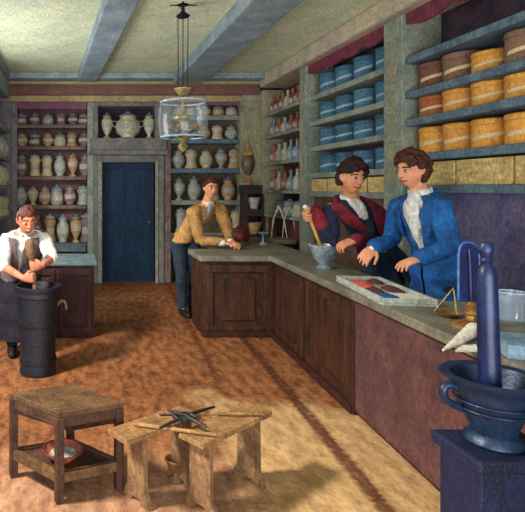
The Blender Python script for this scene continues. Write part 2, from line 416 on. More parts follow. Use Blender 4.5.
for a, b in ((93, 98), (155, 161)): obj('upright', G().box(bx(a), bx(b), YB - .03, 8.87, 2.4, 3.0), M_frame, u, bevel=.01)
obj('top_rail', G().box(bx(98), bx(155), YB - .02, 8.87, 2.93, 3.0), M_frame, u, bevel=.01)
# ------------------------------------------------------------------ back shelving, right of the door
u = thing('shelving_unit', 'olive built-in shelving right of the blue door behind the lamp', 'shelves', (bx(203), YB, 0))
x0, x1 = bx(166), bx(241)
obj('back_panel', G().box(x0, x1, 8.9, 8.94, 0, 3.0), M_olive, u)
obj('upright', G().box(bx(164.5), bx(171), YB - .01, 8.9, 0, 3.0), M_back, u, bevel=.01)
obj('pilaster', G().box(bx(240), XR, YB - .05, 8.9, 0, 3.17).box(bx(241), XR, YB - .09, YB - .05, 3.0, 3.17), M_greenlt, u, bevel=.012)
for z in (2.78, 2.39, 1.9, 1.37, .82): obj('shelf', G().box(bx(171), bx(240), YB + .01, 8.9, z - .075, z), M_shelfblue if z in (2.39, 1.9) else M_greenwood, u, bevel=.008)
obj('valance', G().box(bx(171), bx(240), YB + .02, YB + .05, 2.95, 3.0), M_valpink, u)

# ------------------------------------------------------------------ right wall bays
def dp(px, X=XR): return X * 520 / (px - 80)
def valance(u, y0, y1, m, z=3.17):
    pts = [(XR - .02, y0, z), (XR - .02, y1, z)]; n = 28
    for k in range(n + 1):
        t = 1 - k / n
        pts.append((XR - .02, y0 + (y1 - y0) * t, z - .10 - .05 * abs(math.sin(t * PI * 4))))
    obj('valance', G().extr(pts, (.025, 0, 0)), m, u)
bays = [('corner shelving bay of small bottles beside the pale pilaster', dp(303), 8.5, (2.77, 2.41, 1.98, 1.54, 1.16), M_redback, M_greenwood),
        ('right wall shelving bay filled with blue canisters behind the red-coated man', dp(389), dp(309), (2.77, 2.44, 2.11, 1.77, 1.53), M_purpledk, M_greenwood),
        ('near right wall shelving bay filled with yellow drums', 2.5, dp(407), (2.77, 2.45, 2.20, 1.88, 1.60), M_purpledk, M_shelfblue)]
units = []
for i, (lb, ya, yb, zs, mb, ms) in enumerate(bays):
    u = thing('shelving_unit', lb, 'shelves', (3.17, (ya + yb) / 2, 0)); units.append(u)
    obj('back_panel', G().box(3.32, 3.335, ya, yb, zs[-1], 3.17), mb, u)
    for z in zs: obj('shelf', G().box(XR + (.0 if i < 2 else -.02), 3.32, ya, yb, z - (.045 if i == 0 else .065), z), ms, u, bevel=.008)
    lo = zs[-1] - .065
    obj('lower_panel', G().box(XR + .06, 3.33, ya, yb, 0, lo), (M_redback, mat('panel_brown', (112, 82, 62), (72, 54, 50), 5, .85, .3), M_purple)[i], u)
    if i: valance(u, ya + .02, yb - .02, M_valance)
    if i:
        n = 4; z0, z1 = zs[-1], zs[-2] - .065
        for k in range(n):
            a = ya + (yb - ya) * k / n; b = ya + (yb - ya) * (k + 1) / n
            obj('drawer', G().box(XR + .03, 3.3, a + .012, b - .012, z0, z1 - .015), M_drawer, u, bevel=.006)
for k, (ya, yb) in enumerate(((dp(309.5), dp(303)), (dp(407), dp(388.5)))):   # pilasters between the bays
    p = obj('pilaster', G().box(XR - .05, 3.32, ya, yb, 0, 3.17), M_greenwood, units[k + 1], bevel=.01)
    f = G(); m_ = (ya + yb) / 2; w = (yb - ya) * .22
    for z in np.arange(1.6, 3.0, .24): f.box(XR - .06, XR - .05, m_ - w, m_ + w, z, z + .17)
    obj('fluting', f, M_greenlt, p, bevel=.004)
obj('pilaster', G().box(XR - .03, 3.32, 8.46, YB - .06, 0, 3.17), M_greenlt, units[0], bevel=.01)

# ------------------------------------------------------------------ jars
def jar_proto(name, body, lid, belly, mb, mlid, label=True, n=18):
    r = thing(name, 'x', 'jar')
    obj('jar_body', G().lathe(body, n=n), mb, r, smooth=True)
    if lid: obj('lid', G().lathe(lid, n=n), mlid, r, smooth=True)
    if label:
        z0, z1, ra = belly
        g = G(); k = 7; A = [-PI / 2 + (j / (k - 1) - .5) * 1.7 for j in range(k)]
        g.rings([[(ra * math.cos(a), ra * math.sin(a), z0) for a in A] + [((ra - .02) * math.cos(a), (ra - .02) * math.sin(a), z0) for a in A[::-1]],
                 [(ra * math.cos(a), ra * math.sin(a), z1) for a in A] + [((ra - .02) * math.cos(a), (ra - .02) * math.sin(a), z1) for a in A[::-1]]])
        obj('jar_label', g, M_lab, r)
    return r
ALB = jar_proto('apothecary_jar', [(.08, 0), (.1, .02), (.1, .12), (.08, .22), (.078, .55), (.1, .68), (.1, .76), (.075, .8), (.085, .84)],
                [(.088, .84), (.092, .87), (.07, .93), (.02, .95), (.026, .98), (.01, 1.0)], (.3, .52, .083), M_cream, M_lid)
GLO = jar_proto('apothecary_jar', [(.06, 0), (.075, .03), (.055, .08), (.095, .22), (.108, .42), (.095, .62), (.06, .74), (.07, .8)],
                [(.075, .8), (.075, .84), (.05, .9), (.016, .93), (.024, .96), (.008, 1.0)], (.32, .54, .111), M_tanjar, M_lid)
URN = jar_proto('footed_urn', [(.062, 0), (.062, .04), (.026, .1), (.026, .14), (.085, .4), (.1, .62), (.085, .74), (.05, .8), (.07, .84)],
                [(.072, .84), (.06, .9), (.018, .94), (.022, .97), (.006, 1.0)], (.42, .6, .101), M_greyjar, M_lidblue)
SQU = jar_proto('apothecary_jar', [(.085, 0), (.105, .05), (.11, .3), (.1, .58), (.085, .66)],
                [(.098, .66), (.098, .74), (.07, .86), (.02, .9), (.03, .95), (.01, 1.0)], (.2, .46, .112), M_cream, M_lid)
BOT = jar_proto('glass_bottle', [(.07, 0), (.08, .04), (.08, .45), (.06, .58), (.028, .68), (.026, .86), (.036, .88), (.036, .92)],
                [(.024, .92), (.034, .96), (.02, 1.0)], (.15, .4, .082), M_bottles[0], M_cork, n=12)
for p in (ALB, GLO, URN, SQU): p.location = (0, 0, -20)
USED = set()
def put(proto, x, y, z, h, w, label, group, m=None, rz=0, mlid=None, cat=None):
    if proto not in USED: USED.add(proto); o = proto
    else: o = copy_tree(proto)
    o.location = (x, y, z); o.scale = (w / .2, w / .2, h); o.rotation_euler = (0, 0, rz)
    o['label'] = label; o['group'] = group
    if cat: o['category'] = cat
    if m: recolor(o, 'jar_body', m)
    if mlid: recolor(o, 'lid', mlid)
    return o
JM = {'cream': M_cream, 'tan': M_tanjar, 'grey': M_greyjar, 'mauve': M_mauvejar}
KN = {'A': (ALB, 'waisted'), 'G': (GLO, 'round-bellied'), 'U': (URN, 'footed'), 'S': (SQU, 'squat')}
def jar_row(pxs, z, h, w, kinds, cols, shelf, side, group, dy=.14):
    for i, px in enumerate(pxs):
        pr, kn = KN[kinds[i % len(kinds)]]; c = cols[i % len(cols)]
        put(pr, bx(px, YB + dy), YB + dy, z, h * random.uniform(.94, 1.02), w, f'{kn} {c} jar, {ORD[i]} from left on the {shelf} shelf {side}', group, JM[c],
            rz=random.uniform(-.35, .35) + math.atan2(-(px - 80), 520), mlid=M_lidblue if c in ('grey', 'mauve') else None)
LS = 'left of blue door'; RS = 'right of blue door'
jar_row([22, 35, 48, 61, 73, 84], 2.63, .22, .18, 'SGSAGS', ['mauve', 'mauve', 'grey', 'mauve'], 'top', LS, 'jars on the top left shelf')
jar_row([22, 35, 48, 60, 72, 84], 2.27, .25, .19, 'GSGSAG', ['tan', 'mauve', 'tan', 'cream', 'tan', 'mauve'], 'second', LS, 'jars on the second left shelf')
jar_row([22, 35, 47, 60, 73, 85], 1.77, .40, .19, 'GAAGUG', ['mauve', 'cream', 'cream', 'grey', 'tan', 'mauve'], 'middle', LS, 'jars on the middle left shelf')
jar_row([21, 33, 45, 57, 70, 83], 1.29, .34, .2, 'GUGSGA', ['grey', 'cream', 'tan', 'grey', 'mauve', 'grey'], 'fourth', LS, 'jars on the fourth left shelf')
jar_row([22, 36, 50, 63, 76, 86], .66, .50, .2, 'UGAGUA', ['tan', 'mauve', 'tan', 'grey', 'tan', 'mauve'], 'lowest', LS, 'jars on the lowest left shelf')
jar_row([177, 191, 205, 218, 231], 2.78, .19, .19, 'SSGSS', ['grey', 'cream', 'cream', 'tan', 'cream'], 'top', RS, 'jars on the top right shelf')
jar_row([177, 190, 204, 217, 231], 2.39, .26, .2, 'GAGAG', ['grey', 'cream', 'tan', 'cream', 'grey'], 'second', RS, 'jars on the second right shelf')
jar_row([178, 191, 206, 221, 234], 1.90, .36, .21, 'GAGUA', ['grey', 'cream', 'cream', 'grey', 'tan'], 'middle', RS, 'jars on the middle right shelf')
jar_row([179, 194, 213, 228], 1.37, .40, .21, 'UGAG', ['grey', 'grey', 'cream', 'tan'], 'fourth', RS, 'jars on the fourth right shelf')
jar_row([181, 225, 236], .82, .42, .2, 'AGA', ['grey', 'tan', 'cream'], 'lowest', RS, 'jars on the lowest right shelf')
# urns over the door
for px, w, h, k, lb in ((107, .2, .44, 'U', 'slender pale urn at the left in the cabinet above the door'),
                        (128, .40, .46, 'G', 'wide pale two-handled urn in the middle of the cabinet above the door'),
                        (149, .2, .44, 'U', 'slender pale urn at the right in the cabinet above the door')):
    o = put(KN[k][0], bx(px, 8.72), 8.72, 2.40, h, w, lb, 'urns above the door', mat('urn_pale', (222, 216, 180), (150, 148, 128), 12, .45, .2, spec=.5), cat='urn')
    if k == 'G':
        for s in (-1, 1):
            obj('handle', G().limb([V((s * .10, 0, .62)), V((s * .135, 0, .66)), V((s * .135, 0, .5)), V((s * .105, 0, .42))], [.01] * 4, 8), MATS['urn_pale'], None).parent = o
# pots on the left-wall shelving
for z, k, c, lv in ((1.62, 'G', 'cream', 'second lowest'), (1.15, 'A', 'cream', 'lowest'), (2.05, 'G', 'grey', 'second highest')):
    for i, y in enumerate((7.75, 8.2)):
        put(KN[k][0], -1.215, y, z, .33, .19, f'{c} jar at the {("near", "far")[i]} end of the {lv} far-left wall shelf', 'jars on the far-left wall shelving', JM[c])
# bottles in the corner bay
bn = ['amber', 'pale', 'rose', 'blue-grey']
rows = [(2.77, .27, 'top', [0, 2, 0, 1, 2, 0, 2]), (2.41, .27, 'second', [3, 0, 1, 2, 0, 1]), (1.98, .33, 'third', [2, 1, 1, 3, 3, 1]), (1.54, .33, 'fourth', [2, 1, 0, 3, 1, 2])]
for z, h, sh, cs in rows:
    n = len(cs)
    for i, c in enumerate(cs):
        y = 8.3 - (8.3 - 7.18) * i / (n - 1)
        put(BOT, 3.10, y, z, h * random.uniform(.9, 1.02), .17, f'slim {bn[c]} bottle, {ORD[i]} from the corner on the {sh} shelf of the bottle bay', 'bottles in the corner bay', M_bottles[c], rz=-PI / 2 + random.uniform(-.3, .3), cat='bottle')
for i, c in enumerate((3, 3, 1)):
    y = 8.05 - .36 * i
    put(SQU, 3.11, y, 1.16, .26, .2, f'pale stoneware jar, {ORD[i]} from the corner under the bottle rows', 'jars under the bottle rows', M_greyjar if c == 3 else M_cream, rz=-PI / 2)

# ------------------------------------------------------------------ canisters and drums
def drum_proto(name, mb, mlab, cat):
    r = thing(name, 'x', cat)
    obj('drum_body', G().lathe([(.95, 0), (1, .03), (1.0, .78)], n=28), mb, r, smooth=True)
    obj('lid', G().lathe([(1.0, .785), (1.04, .79), (1.04, .95), (.98, 1.0)], n=28), mb, r, smooth=True)
    g = G(); a0, b0 = [], []
    for k in range(9):                     # a slanting paper strip across the front (towards -X)
        a = PI + (.5 - k / 8) * 1.5; zc = .48 - .16 * (k / 8)
        a0.append([(q * math.cos(a), q * math.sin(a), zc + dz) for q, dz in ((1.0, -.06), (1.02, -.06), (1.02, .06), (1.0, .06))])
    g.rings(a0)
    obj('paper_strip', g, mlab, r)
    return r
BLU = drum_proto('canister', M_blue, M_bluelab, 'canister'); DRU = drum_proto('drum', M_yel, M_yelab, 'drum')
def put_drum(proto, y, z, r, h, label, group, m=None, x=3.17):
    if proto not in USED: USED.add(proto); o = proto
    else: o = copy_tree(proto)
    o.location = (x, y, z); o.scale = (r, r, h); o.rotation_euler = (0, 0, .6); o['label'] = label; o['group'] = group
    if m: recolor(o, 'drum_body', m); recolor(o, 'lid', m)
    return o
for z, h, sh in ((2.77, .25, 'top'), (2.44, .215, 'second'), (2.11, .215, 'third'), (1.77, .225, 'fourth')):
    for i, y in enumerate((6.53, 6.13, 5.72, 5.29)):
        put_drum(BLU, y, z, .142, h * random.uniform(.93, 1.02), f'blue canister, {ORD[i]} from the left on the {sh} shelf of the blue bay', 'blue canisters on the right wall')
for z, h, sh, ms in ((2.45, .23, 'top', (M_brn, M_dim, M_yel, M_dim)), (2.20, .185, 'middle', (M_org, M_yel, M_yel, M_yel)), (1.88, .235, 'bottom', (M_yel, M_yel, M_yel, M_yel))):
    for i, y in enumerate((4.60, 4.30, 3.98, 3.66)):
        m = ms[i]; cn = {M_brn: 'dull brown', M_dim: 'dim tan', M_yel: 'ochre yellow', M_org: 'rust orange'}[m]
        hh = h * (.72 if (sh == 'top' and i == 2) else random.uniform(.94, 1.02))
        put_drum(DRU, y, z, .142, hh, f'{cn} drum, {ORD[i]} from the left in the {sh} drum row', 'drums on the right wall', m)

# ------------------------------------------------------------------ counters
def fx(y): return 1.83 + .0686 * (y - 2.5)      # the long counter's front edge, slightly askew
c = thing('shop_counter', 'long L-shaped dark wooden counter with a grey-green worn top', 'counter', (2.1, 4.5, 0))
plan = [(fx(.6) - .03, .6), (2.68, .6), (2.68, 3.22), (fx(3.3) + .44, 3.3), (fx(6.6) + .44, 6.6), (2.45, 7.15), (2.98, 7.15), (2.98, 8.0), (1.62, 8.0), (1.6, 6.12), (1.27, 6.12), (1.26, 5.46), (fx(5.46) - .03, 5.46)]
obj('worktop', G().prism(plan, .80, .86), M_top, c, bevel=.012)
body = [(fx(.7) + .02, .7), (2.65, .7), (2.65, 3.18), (fx(3.3) + .40, 3.26), (fx(6.6) + .38, 6.6), (2.42, 7.2), (2.96, 7.2), (2.96, 7.98), (1.66, 7.98), (1.64, 6.08), (1.31, 6.08), (1.31, 5.52), (fx(5.52) + .02, 5.52)]
obj('carcass', G().prism(body, .0, .80), M_counter, c)
obj('front_panel', G().prism([(fx(.75), .75), (fx(.75) + .03, .75), (fx(3.62) + .03, 3.62), (fx(3.62), 3.62)], .03, .78), M_counterred, c, bevel=.006)
g = G()
for ya, yb in ((3.72, 4.55), (4.62, 5.38)):
    for z0, z1 in ((.06, .13), (.70, .77)): g.prism([(fx(ya), ya), (fx(ya) + .03, ya), (fx(yb) + .03, yb), (fx(yb), yb)], z0, z1)
    for y in (ya, yb - .06): g.prism([(fx(y), y), (fx(y) + .03, y), (fx(y + .06) + .03, y + .06), (fx(y + .06), y + .06)], .13, .70)
obj('panel_moulding', g, M_counter, c, bevel=.006)
g = G()
xa, xb = 1.34, fx(5.5) - .02
for z0, z1 in ((.06, .12), (.68, .76)): g.box(xa, xb, 5.495, 5.525, z0, z1)
for x in (xa, xb - .07): g.box(x, x + .07, 5.495, 5.525, .12, .68)
g.box(xa + .16, xb - .16, 5.50, 5.525, .17, .62)
obj('panel_moulding', g, M_counter, c, bevel=.008)
obj('post', G().prism([(fx(3.6) - .012, 3.6), (fx(3.6) + .04, 3.6), (fx(3.7) + .04, 3.7), (fx(3.7) - .012, 3.7)], 0, .80), M_counterdk, c, bevel=.006)
obj('post', G().box(fx(5.5) - .03, fx(5.5) + .04, 5.48, 5.54, 0, .80), M_counterdk, c, bevel=.006)
obj('plinth', G().prism([(fx(3.62) - .03, 3.62), (fx(3.62) + .03, 3.62), (fx(5.46) + .03, 5.46), (fx(5.46) - .03, 5.46)], 0, .06).box(1.29, fx(5.5), 5.47, 5.53, 0, .06), M_counterdk, c, bevel=.006)

c = thing('side_counter', 'low dark red-brown counter with a blue-grey top behind the youth', 'counter', (-.5, 5.8, 0))
obj('worktop', G().box(-1.40, .18, 5.43, 6.15, .76, .80), M_topblue, c, bevel=.01)
obj('carcass', G().box(-1.40, .15, 5.47, 6.12, 0, .76), M_cabdk, c, bevel=.006)
g = G()
for xa, xb in ((-.62, -.26), (-.22, .12)):
    for z0, z1 in ((.05, .11), (.66, .72)): g.box(xa, xb, 5.445, 5.47, z0, z1)
    for x in (xa, xb - .05): g.box(x, x + .05, 5.445, 5.47, .11, .66)
obj('panel_moulding', g, M_cabdk, c, bevel=.006)

# ------------------------------------------------------------------ hanging lamp
LX, LY = 1.01, 5.1
l = thing('hanging_lamp', 'brass lamp in a wide glass shade hanging from the ceiling by cords', 'lamp', (LX, LY, 1.9))
Z = lambda py: CAMZ - (py - 188) * LY / 520
obj('ceiling_hook', G().lathe([(.0, Z(3)), (.06, Z(3)), (.06, H), (.0, H)], (LX, LY, 0), 16).bar((LX - .13, LY, Z(4.5)), (LX + .13, LY, Z(4.5)), .02, .02).bar((LX - .02, LY - .1, Z(4)), (LX + .02, LY + .1, Z(4)), .02, .02), M_iron, l)
obj('spreader', G().lathe([(.0, Z(18)), (.05, Z(17.5)), (.07, Z(16)), (.05, Z(14.5)), (.02, Z(12)), (.015, Z(4))], (LX, LY, 0), 16), M_iron, l, smooth=True)
for s in (-.05, .0, .05): obj('cord', G().limb([(LX + s, LY, Z(16)), (LX + s * .9, LY, Z(90))], [.0045, .0045], 6, 0, round_=False), M_iron, l)
obj('cap', G().lathe([(.012, Z(102)), (.012, Z(97)), (.03, Z(96)), (.085, Z(90)), (.085, Z(88.5)), (.02, Z(88))], (LX, LY, 0), 16), M_brasspale, l, smooth=True)
R = .235
g = G()
prof = []
for k in range(9):
    t = k / 8; prof.append((R * (1 - .10 * (2 * t - 1) ** 2 + .03), Z(137) + (Z(102) - Z(137)) * t))
prof += [(r - .006, z) for r, z in prof[::-1]]
obj('glass_shade', g.lathe(prof, (LX, LY, 0), 40, closed=True), M_lampglass, l, smooth=True)
for z, rr in ((Z(102), R * .93), (Z(137), R * .93)):
    ring = []; pr = [(rr + .008 * math.cos(a), z + .008 * math.sin(a)) for a in [2 * PI * k / 8 for k in range(8)]]
    obj('shade_rim', G().lathe(pr, (LX, LY, 0), 40, closed=True), M_rimglass, l, smooth=True)
obj('lamp_stem', G().lathe([(.004, Z(152)), (.03, Z(150)), (.05, Z(146)), (.02, Z(142)), (.075, Z(139)), (.02, Z(135)), (.02, Z(131)), (.09, Z(128)), (.05, Z(126)), (.03, Z(122)), (.085, Z(119)), (.09, Z(117)), (.03, Z(113)), (.018, Z(108)), (.012, Z(96))], (LX, LY, 0), 18), M_brasspale, l, smooth=True)
for k in range(6):
    a = k * PI / 3 + .2; d = V((math.cos(a), math.sin(a), 0)); p = V((LX, LY, 0))
    arm = obj('arm', G().limb([p + V((0, 0, Z(129))), p + d * .07 + V((0, 0, Z(133))), p + d * .14 + V((0, 0, Z(129)))], [.009] * 3, 8), M_iron, l, smooth=True)
    obj('oil_cup', G().lathe([(.012, Z(130)), (.034, Z(127.5)), (.038, Z(125.5)), (.0, Z(125.5))], p + d * .14, 12), M_brass, arm, smooth=True)
for z, r in ((Z(137), R * .93),):
    g = G()
    for k in range(3):
        a = k * PI / 1.5; g.limb([V((LX, LY, z)), V((LX + r * math.cos(a), LY + r * math.sin(a), z))], [.006, .006], 6, 0)
    obj('shade_support', g, M_iron, l)

# ------------------------------------------------------------------ low table with a bowl
A, B_, Cc, Dd = V((-.105, 2.60, 0)), V((.215, 2.72, 0)), V((-.055, 2.965, 0)), V((-.375, 2.845, 0))   # front, right, back, left feet
t = thing('low_table', 'low square wooden table with open sides and a bowl on its shelf', 'table', (-.07, 2.84, 0))
TH = .455
cen = (A + B_ + Cc + Dd) / 4
feet = [cen + (p - cen) * .96 for p in (A, B_, Cc, Dd)]
for p in feet: obj('leg', G().bar(p, p + V((0, 0, TH - .03)), .042, .042, (B_ - A)), M_wooddk, t, bevel=.004)
out = [cen + (p - cen) * 1.05 for p in (A, B_, Cc, Dd)]
obj('tabletop', G().prism(out, TH - .03, TH), M_wood, t, bevel=.005)
for i in range(4):
    p, q = feet[i], feet[(i + 1) % 4]
    obj('apron_rail', G().bar(p + V((0, 0, TH - .055)), q + V((0, 0, TH - .055)), .022, .05), M_wooddk, t, bevel=.003)
    obj('lower_rail', G().bar(p + V((0, 0, .125)), q + V((0, 0, .125)), .03, .05), M_wood, t, bevel=.003)
obj('lower_shelf', G().prism([cen + (p - cen) * .86 for p in (A, B_, Cc, Dd)], .125, .141), M_wooddk, t)
for p in (feet[1], feet[3]): obj('brace', G().bar(p + V((0, 0, TH - .09)), feet[2] + V((0, 0, .21)), .02, .03), M_wooddk, t, bevel=.003)
b = thing('bowl', 'red-rimmed shallow bowl on the lower shelf of the low table', 'bowl', (cen.x - .01, cen.y - .03, .141))
obj('bowl_body', G().lathe([(.05, 0), (.055, .006), (.085, .03), (.105, .055), (.098, .055), (.078, .034), (.04, .014), (0, .012)], b.location, 28), M_copper, b, smooth=True)
obj('bowl_rim', G().lathe([(.104 + .006 * math.cos(x), .055 + .006 * math.sin(x)) for x in [2 * PI * k / 8 for k in range(8)]], b.location, 28, closed=True), M_redpot, b, smooth=True)
obj('bowl_lining', G().lathe([(0, .016), (.04, .017), (.07, .031), (.07, .033), (.04, .019), (0, .018)], b.location, 24), M_greyjar, b, smooth=True)

# ------------------------------------------------------------------ trestle benches and the irons lying across them
def slab_leg(p, ax, w, th, h):
    """board leg: p foot centre, ax direction of its width"""
    ax = V(ax).normalized(); n = V((-ax.y, ax.x, 0)) * th
    hw = w / 2
    pts = [(-hw * 1.35, 0), (-hw * .55, 0), (-hw * .4, .025), (hw * .4, .025), (hw * .55, 0), (hw * 1.35, 0), (hw * 1.3, .035), (hw * .95, .07), (hw * .9, h), (-hw * .9, h), (-hw * .95, .07), (-hw * 1.3, .035)]
    return G().extr([V(p) + ax * x + V((0, 0, z)) - n / 2 for x, z in pts], n)
def bench(label, a, b, w, h, feet_t):
    a, b = V(a), V(b); d = (b - a).normalized(); n = V((d.y, -d.x, 0))
    t = thing('trestle_bench', label, 'bench', ((a + b) / 2).to_tuple())
    obj('bench_top', G().prism([a + n * w / 2, b + n * w / 2, b - n * w / 2, a - n * w / 2], h - .028, h), M_bench, t, bevel=.005)
    for f in feet_t: obj('leg', slab_leg(a + (b - a) * f, n + d * .0, w * .92, .03, h - .028), M_bleg, t, bevel=.003)
bench('small wooden trestle bench beside the low table, left of the pair', (.18, 2.54, 0), (.60, 2.82, 0), .15, .372, (.26, .86))
bench('small wooden trestle bench nearer the counter, right of the pair', (.53, 2.50, 0), (.99, 2.86, 0), .15, .372, (.14, .82))
Zb = .372
def WB(px, py, z):
    d = (CAMZ - z) * 520 / (py - 188); return W(px, py, d)
for a, b_, lb in ((WB(135, 424, Zb + .012), WB(216, 435, Zb + .012), 'thin wooden rod lying across both benches, nearer one'),
                  (WB(160, 413, Zb + .012), WB(258, 414, Zb + .012), 'thin wooden rod lying across both benches, farther one')):
    r = obj('rod', G().limb([a, b_], [.011, .009], 10, 0), M_bench, None, smooth=True); tag(r, lb, 'rod', 'rods across the benches')
tg = thing('iron_tongs', 'dark crossed iron tongs lying between the two benches', 'tongs', tuple(WB(184, 420, Zb)))
ca, cb = WB(160, 428, Zb + .03), WB(214, 407, Zb + .03)
obj('arm', G().limb([ca, (ca + cb) / 2 + V((0, 0, .01)), cb], [.007, .011, .007], 8), M_iron, tg, smooth=True)
ca, cb = WB(168, 410, Zb + .045), WB(206, 427, Zb + .045)
obj('arm', G().limb([ca, (ca + cb) / 2 + V((0, 0, .01)), cb], [.007, .011, .007], 8), M_iron, tg, smooth=True)
ce = WB(185, 419, Zb + .04)
obj('pivot', G().lathe([(.022, -.02), (.027, 0), (.022, .02), (.0, .022)], ce, 14), M_iron, tg, smooth=True)
obj('jaw', G().limb([ce + V((-.03, .0, 0)), ce + V((-.05, .03, .0)), ce + V((.02, .06, .0)), ce + V((.06, .02, 0))], [.008, .013, .013, .008], 8), M_iron, tg, smooth=True)
fp = V((.515, 2.80, 0))
p = thing('footed_cup', 'small turned wooden cup on the floor under the benches', 'cup', tuple(fp))
obj('cup_body', G().lathe([(.035, 0), (.04, .008), (.018, .025), (.016, .045), (.04, .075), (.055, .115), (.05, .115), (.035, .082), (0, .07)], fp, 20), M_bench, p, smooth=True)
obj('rim', G().lathe([(.054 + .005 * math.cos(x), .116 + .005 * math.sin(x)) for x in [2 * PI * k / 8 for k in range(8)]], fp, 20, closed=True), M_bleg, p, smooth=True)

# ------------------------------------------------------------------ big mortar, pestle and pedestal in the right foreground
pd = thing('pedestal', 'dark slate-blue block pedestal under the big bronze mortar', 'pedestal', (1.58, 1.97, 0))
obj('cap_slab', G().box(1.405, 1.755, 1.83, 2.09, .56, .61), M_pedestal, pd, bevel=.012)
obj('block', G().box(1.43, 1.74, 1.855, 2.07, .06, .56), M_pedestal, pd, bevel=.008)
obj('base_slab', G().box(1.405, 1.755, 1.83, 2.09, 0, .06), M_pedestal, pd, bevel=.01)
mc = V((1.56, 1.965, .61))
mo = thing('mortar', 'big dark blue bronze mortar with lug handle on the pedestal', 'mortar', tuple(mc))
obj('mortar_body', G().lathe([(.085, 0), (.095, .012), (.09, .03), (.072, .045), (.085, .085), (.108, .14), (.125, .19), (.138, .225), (.168, .245), (.172, .255), (.16, .262), (.135, .255), (.115, .2), (.09, .11), (.05, .07), (0, .06)], mc, 40), M_bronze, mo, smooth=True)
for s in (-1, 1):
    e = mc + V((s * .125, -s * .01, .2))
    obj('lug_handle', G().limb([e + V((-s * .015, 0, .0)), e + V((s * .035, 0, .018)), e + V((s * .055, 0, .0)), e + V((s * .045, 0, -.04)), e + V((-s * .02, 0, -.075))], [.014, .015, .016, .014, .012], 10), M_bronze, mo, smooth=True)
g = G()
for z, r in ((.135, .112), (.165, .122)):
    g.lathe([(r + .004 * math.cos(x), z + .004 * math.sin(x)) for x in [2 * PI * k / 8 for k in range(8)]], mc, 40, closed=True)
obj('ring_moulding', g, M_bronze, mo, smooth=True)
pe = thing('pestle', 'tall dark blue pestle standing upright in the big bronze mortar', 'pestle', (1.55, 1.965, .685))
P0 = V((1.545, 1.955, .685)); ax = V((-.02, .0, .70))
obj('shaft', G().lathe([(.02, 0), (.045, .02), (.05, .06), (.042, .1), (.036, .14), (.035, .3), (.033, .56), (.028, .59), (.016, .605)], P0, 24, axis=ax), M_pestle, pe, smooth=True)
obj('knob', G().lathe([(.016, .60), (.016, .61), (.022, .618), (.016, .63), (.024, .648), (.026, .664), (.018, .684), (.0, .69)], P0, 20, axis=ax), M_pestle, pe, smooth=True)

# ------------------------------------------------------------------ things on the long counter
CT = .86
def WC(px, py, z=CT): return W(px, py, (CAMZ - z) * 520 / (py - 188))
# tray of pigments
tc_ = V((2.055, 3.55, CT)); td = V((-.15, -.985, 0)).normalized(); tn = V((-td.y, td.x, 0))
if tn.x < 0: tn = -tn
tl, tw = .42, .155
t = thing('tray', 'grey open tray of coloured heaps on the counter by the blue-coated man', 'tray', tuple(tc_))
def rect(l0, l1, w0, w1, z0, z1): return G().prism([tc_ + td * l + tn * w for l, w in ((l0, w0), (l1, w0), (l1, w1), (l0, w1))], CT + z0, CT + z1)
obj('tray_base', rect(-tl, tl, -tw, tw, 0, .015), M_traycl, t, bevel=.003)
for a in ((-tl, tl, -tw, -tw + .02), (-tl, tl, tw - .02, tw), (-tl, -tl + .02, -tw + .02, tw - .02), (tl - .02, tl, -tw + .02, tw - .02)): obj('tray_side', rect(*a, .015, .045), M_traycl, t, bevel=.004)
def heap(label, l, w, rl, rw, m, name='pigment_heap'):
    p = tc_ + td * l + tn * w + V((0, 0, .015)); g = G(); rs = []
    for k in range(6):
        f = 1 - (k / 5) ** 2 * .96; n = 18
        rs.append([p + td * (rl * f * math.cos(a) * (1 + .12 * math.sin(3 * a))) + tn * (rw * f * math.sin(a)) + V((0, 0, .03 * k / 5)) for a in [2 * PI * q / n for q in range(n)]])
    o = obj(name, g.rings(rs), m, None, smooth=True); tag(o, label, 'pigment', 'heaps in the tray'); return o
heap('vermilion heap of powder at the far end of the tray', -.22, -.05, .15, .075, M_vermil)
heap('maroon heap near the far right corner of the tray', -.31, .08, .09, .05, M_maroon)
heap('maroon heap at the right side of the tray middle', -.03, .08, .13, .055, M_maroon)
heap('small maroon heap at the left side of the tray middle', .04, -.06, .09, .06, M_maroon)
heap('bright blue heap at the near end of the tray', .25, -.06, .11, .07, M_pblue)
o = obj('paper_sheet', rect(.12, .39, .005, .13, .016, .024), M_paper, None); tag(o, 'pale paper sheet at the near right corner of the tray', 'paper')
# small mortar worked by the man in the red coat
mc2 = V((2.17, 4.62, CT))
mo = thing('mortar', 'small pewter mortar on the counter before the red-coated man', 'mortar', tuple(mc2))
obj('mortar_body', G().lathe([(.06, 0), (.065, .012), (.045, .03), (.05, .045), (.085, .09), (.105, .15), (.122, .205), (.122, .212), (.112, .212), (.095, .15), (.06, .08), (0, .06)], mc2, 32), M_pewter, mo, smooth=True)
obj('spout', G().limb([mc2 + V((-.105, -.01, .19)), mc2 + V((-.14, -.015, .215))], [.02, .012], 8), M_pewter, mo, smooth=True)
rt, rb = W(305.5, 207, 4.50), mc2 + V((.012, .0, .085))
pe = thing('pestle', 'pale wooden pestle held upright in the small pewter mortar', 'pestle', tuple(rb))
dirp = (rt - rb)
obj('shaft', G().limb([rb + dirp * .1, rb + dirp * .6, rb + dirp * .95], [.013, .0125, .014], 12, 0), M_rod, pe, smooth=True)
obj('knob', G().ball(rt, .022), M_white, pe, smooth=True)
obj('grinding_end', G().limb([rb, rb + dirp * .12], [.024, .017], 12, 0), M_rod, pe, smooth=True)
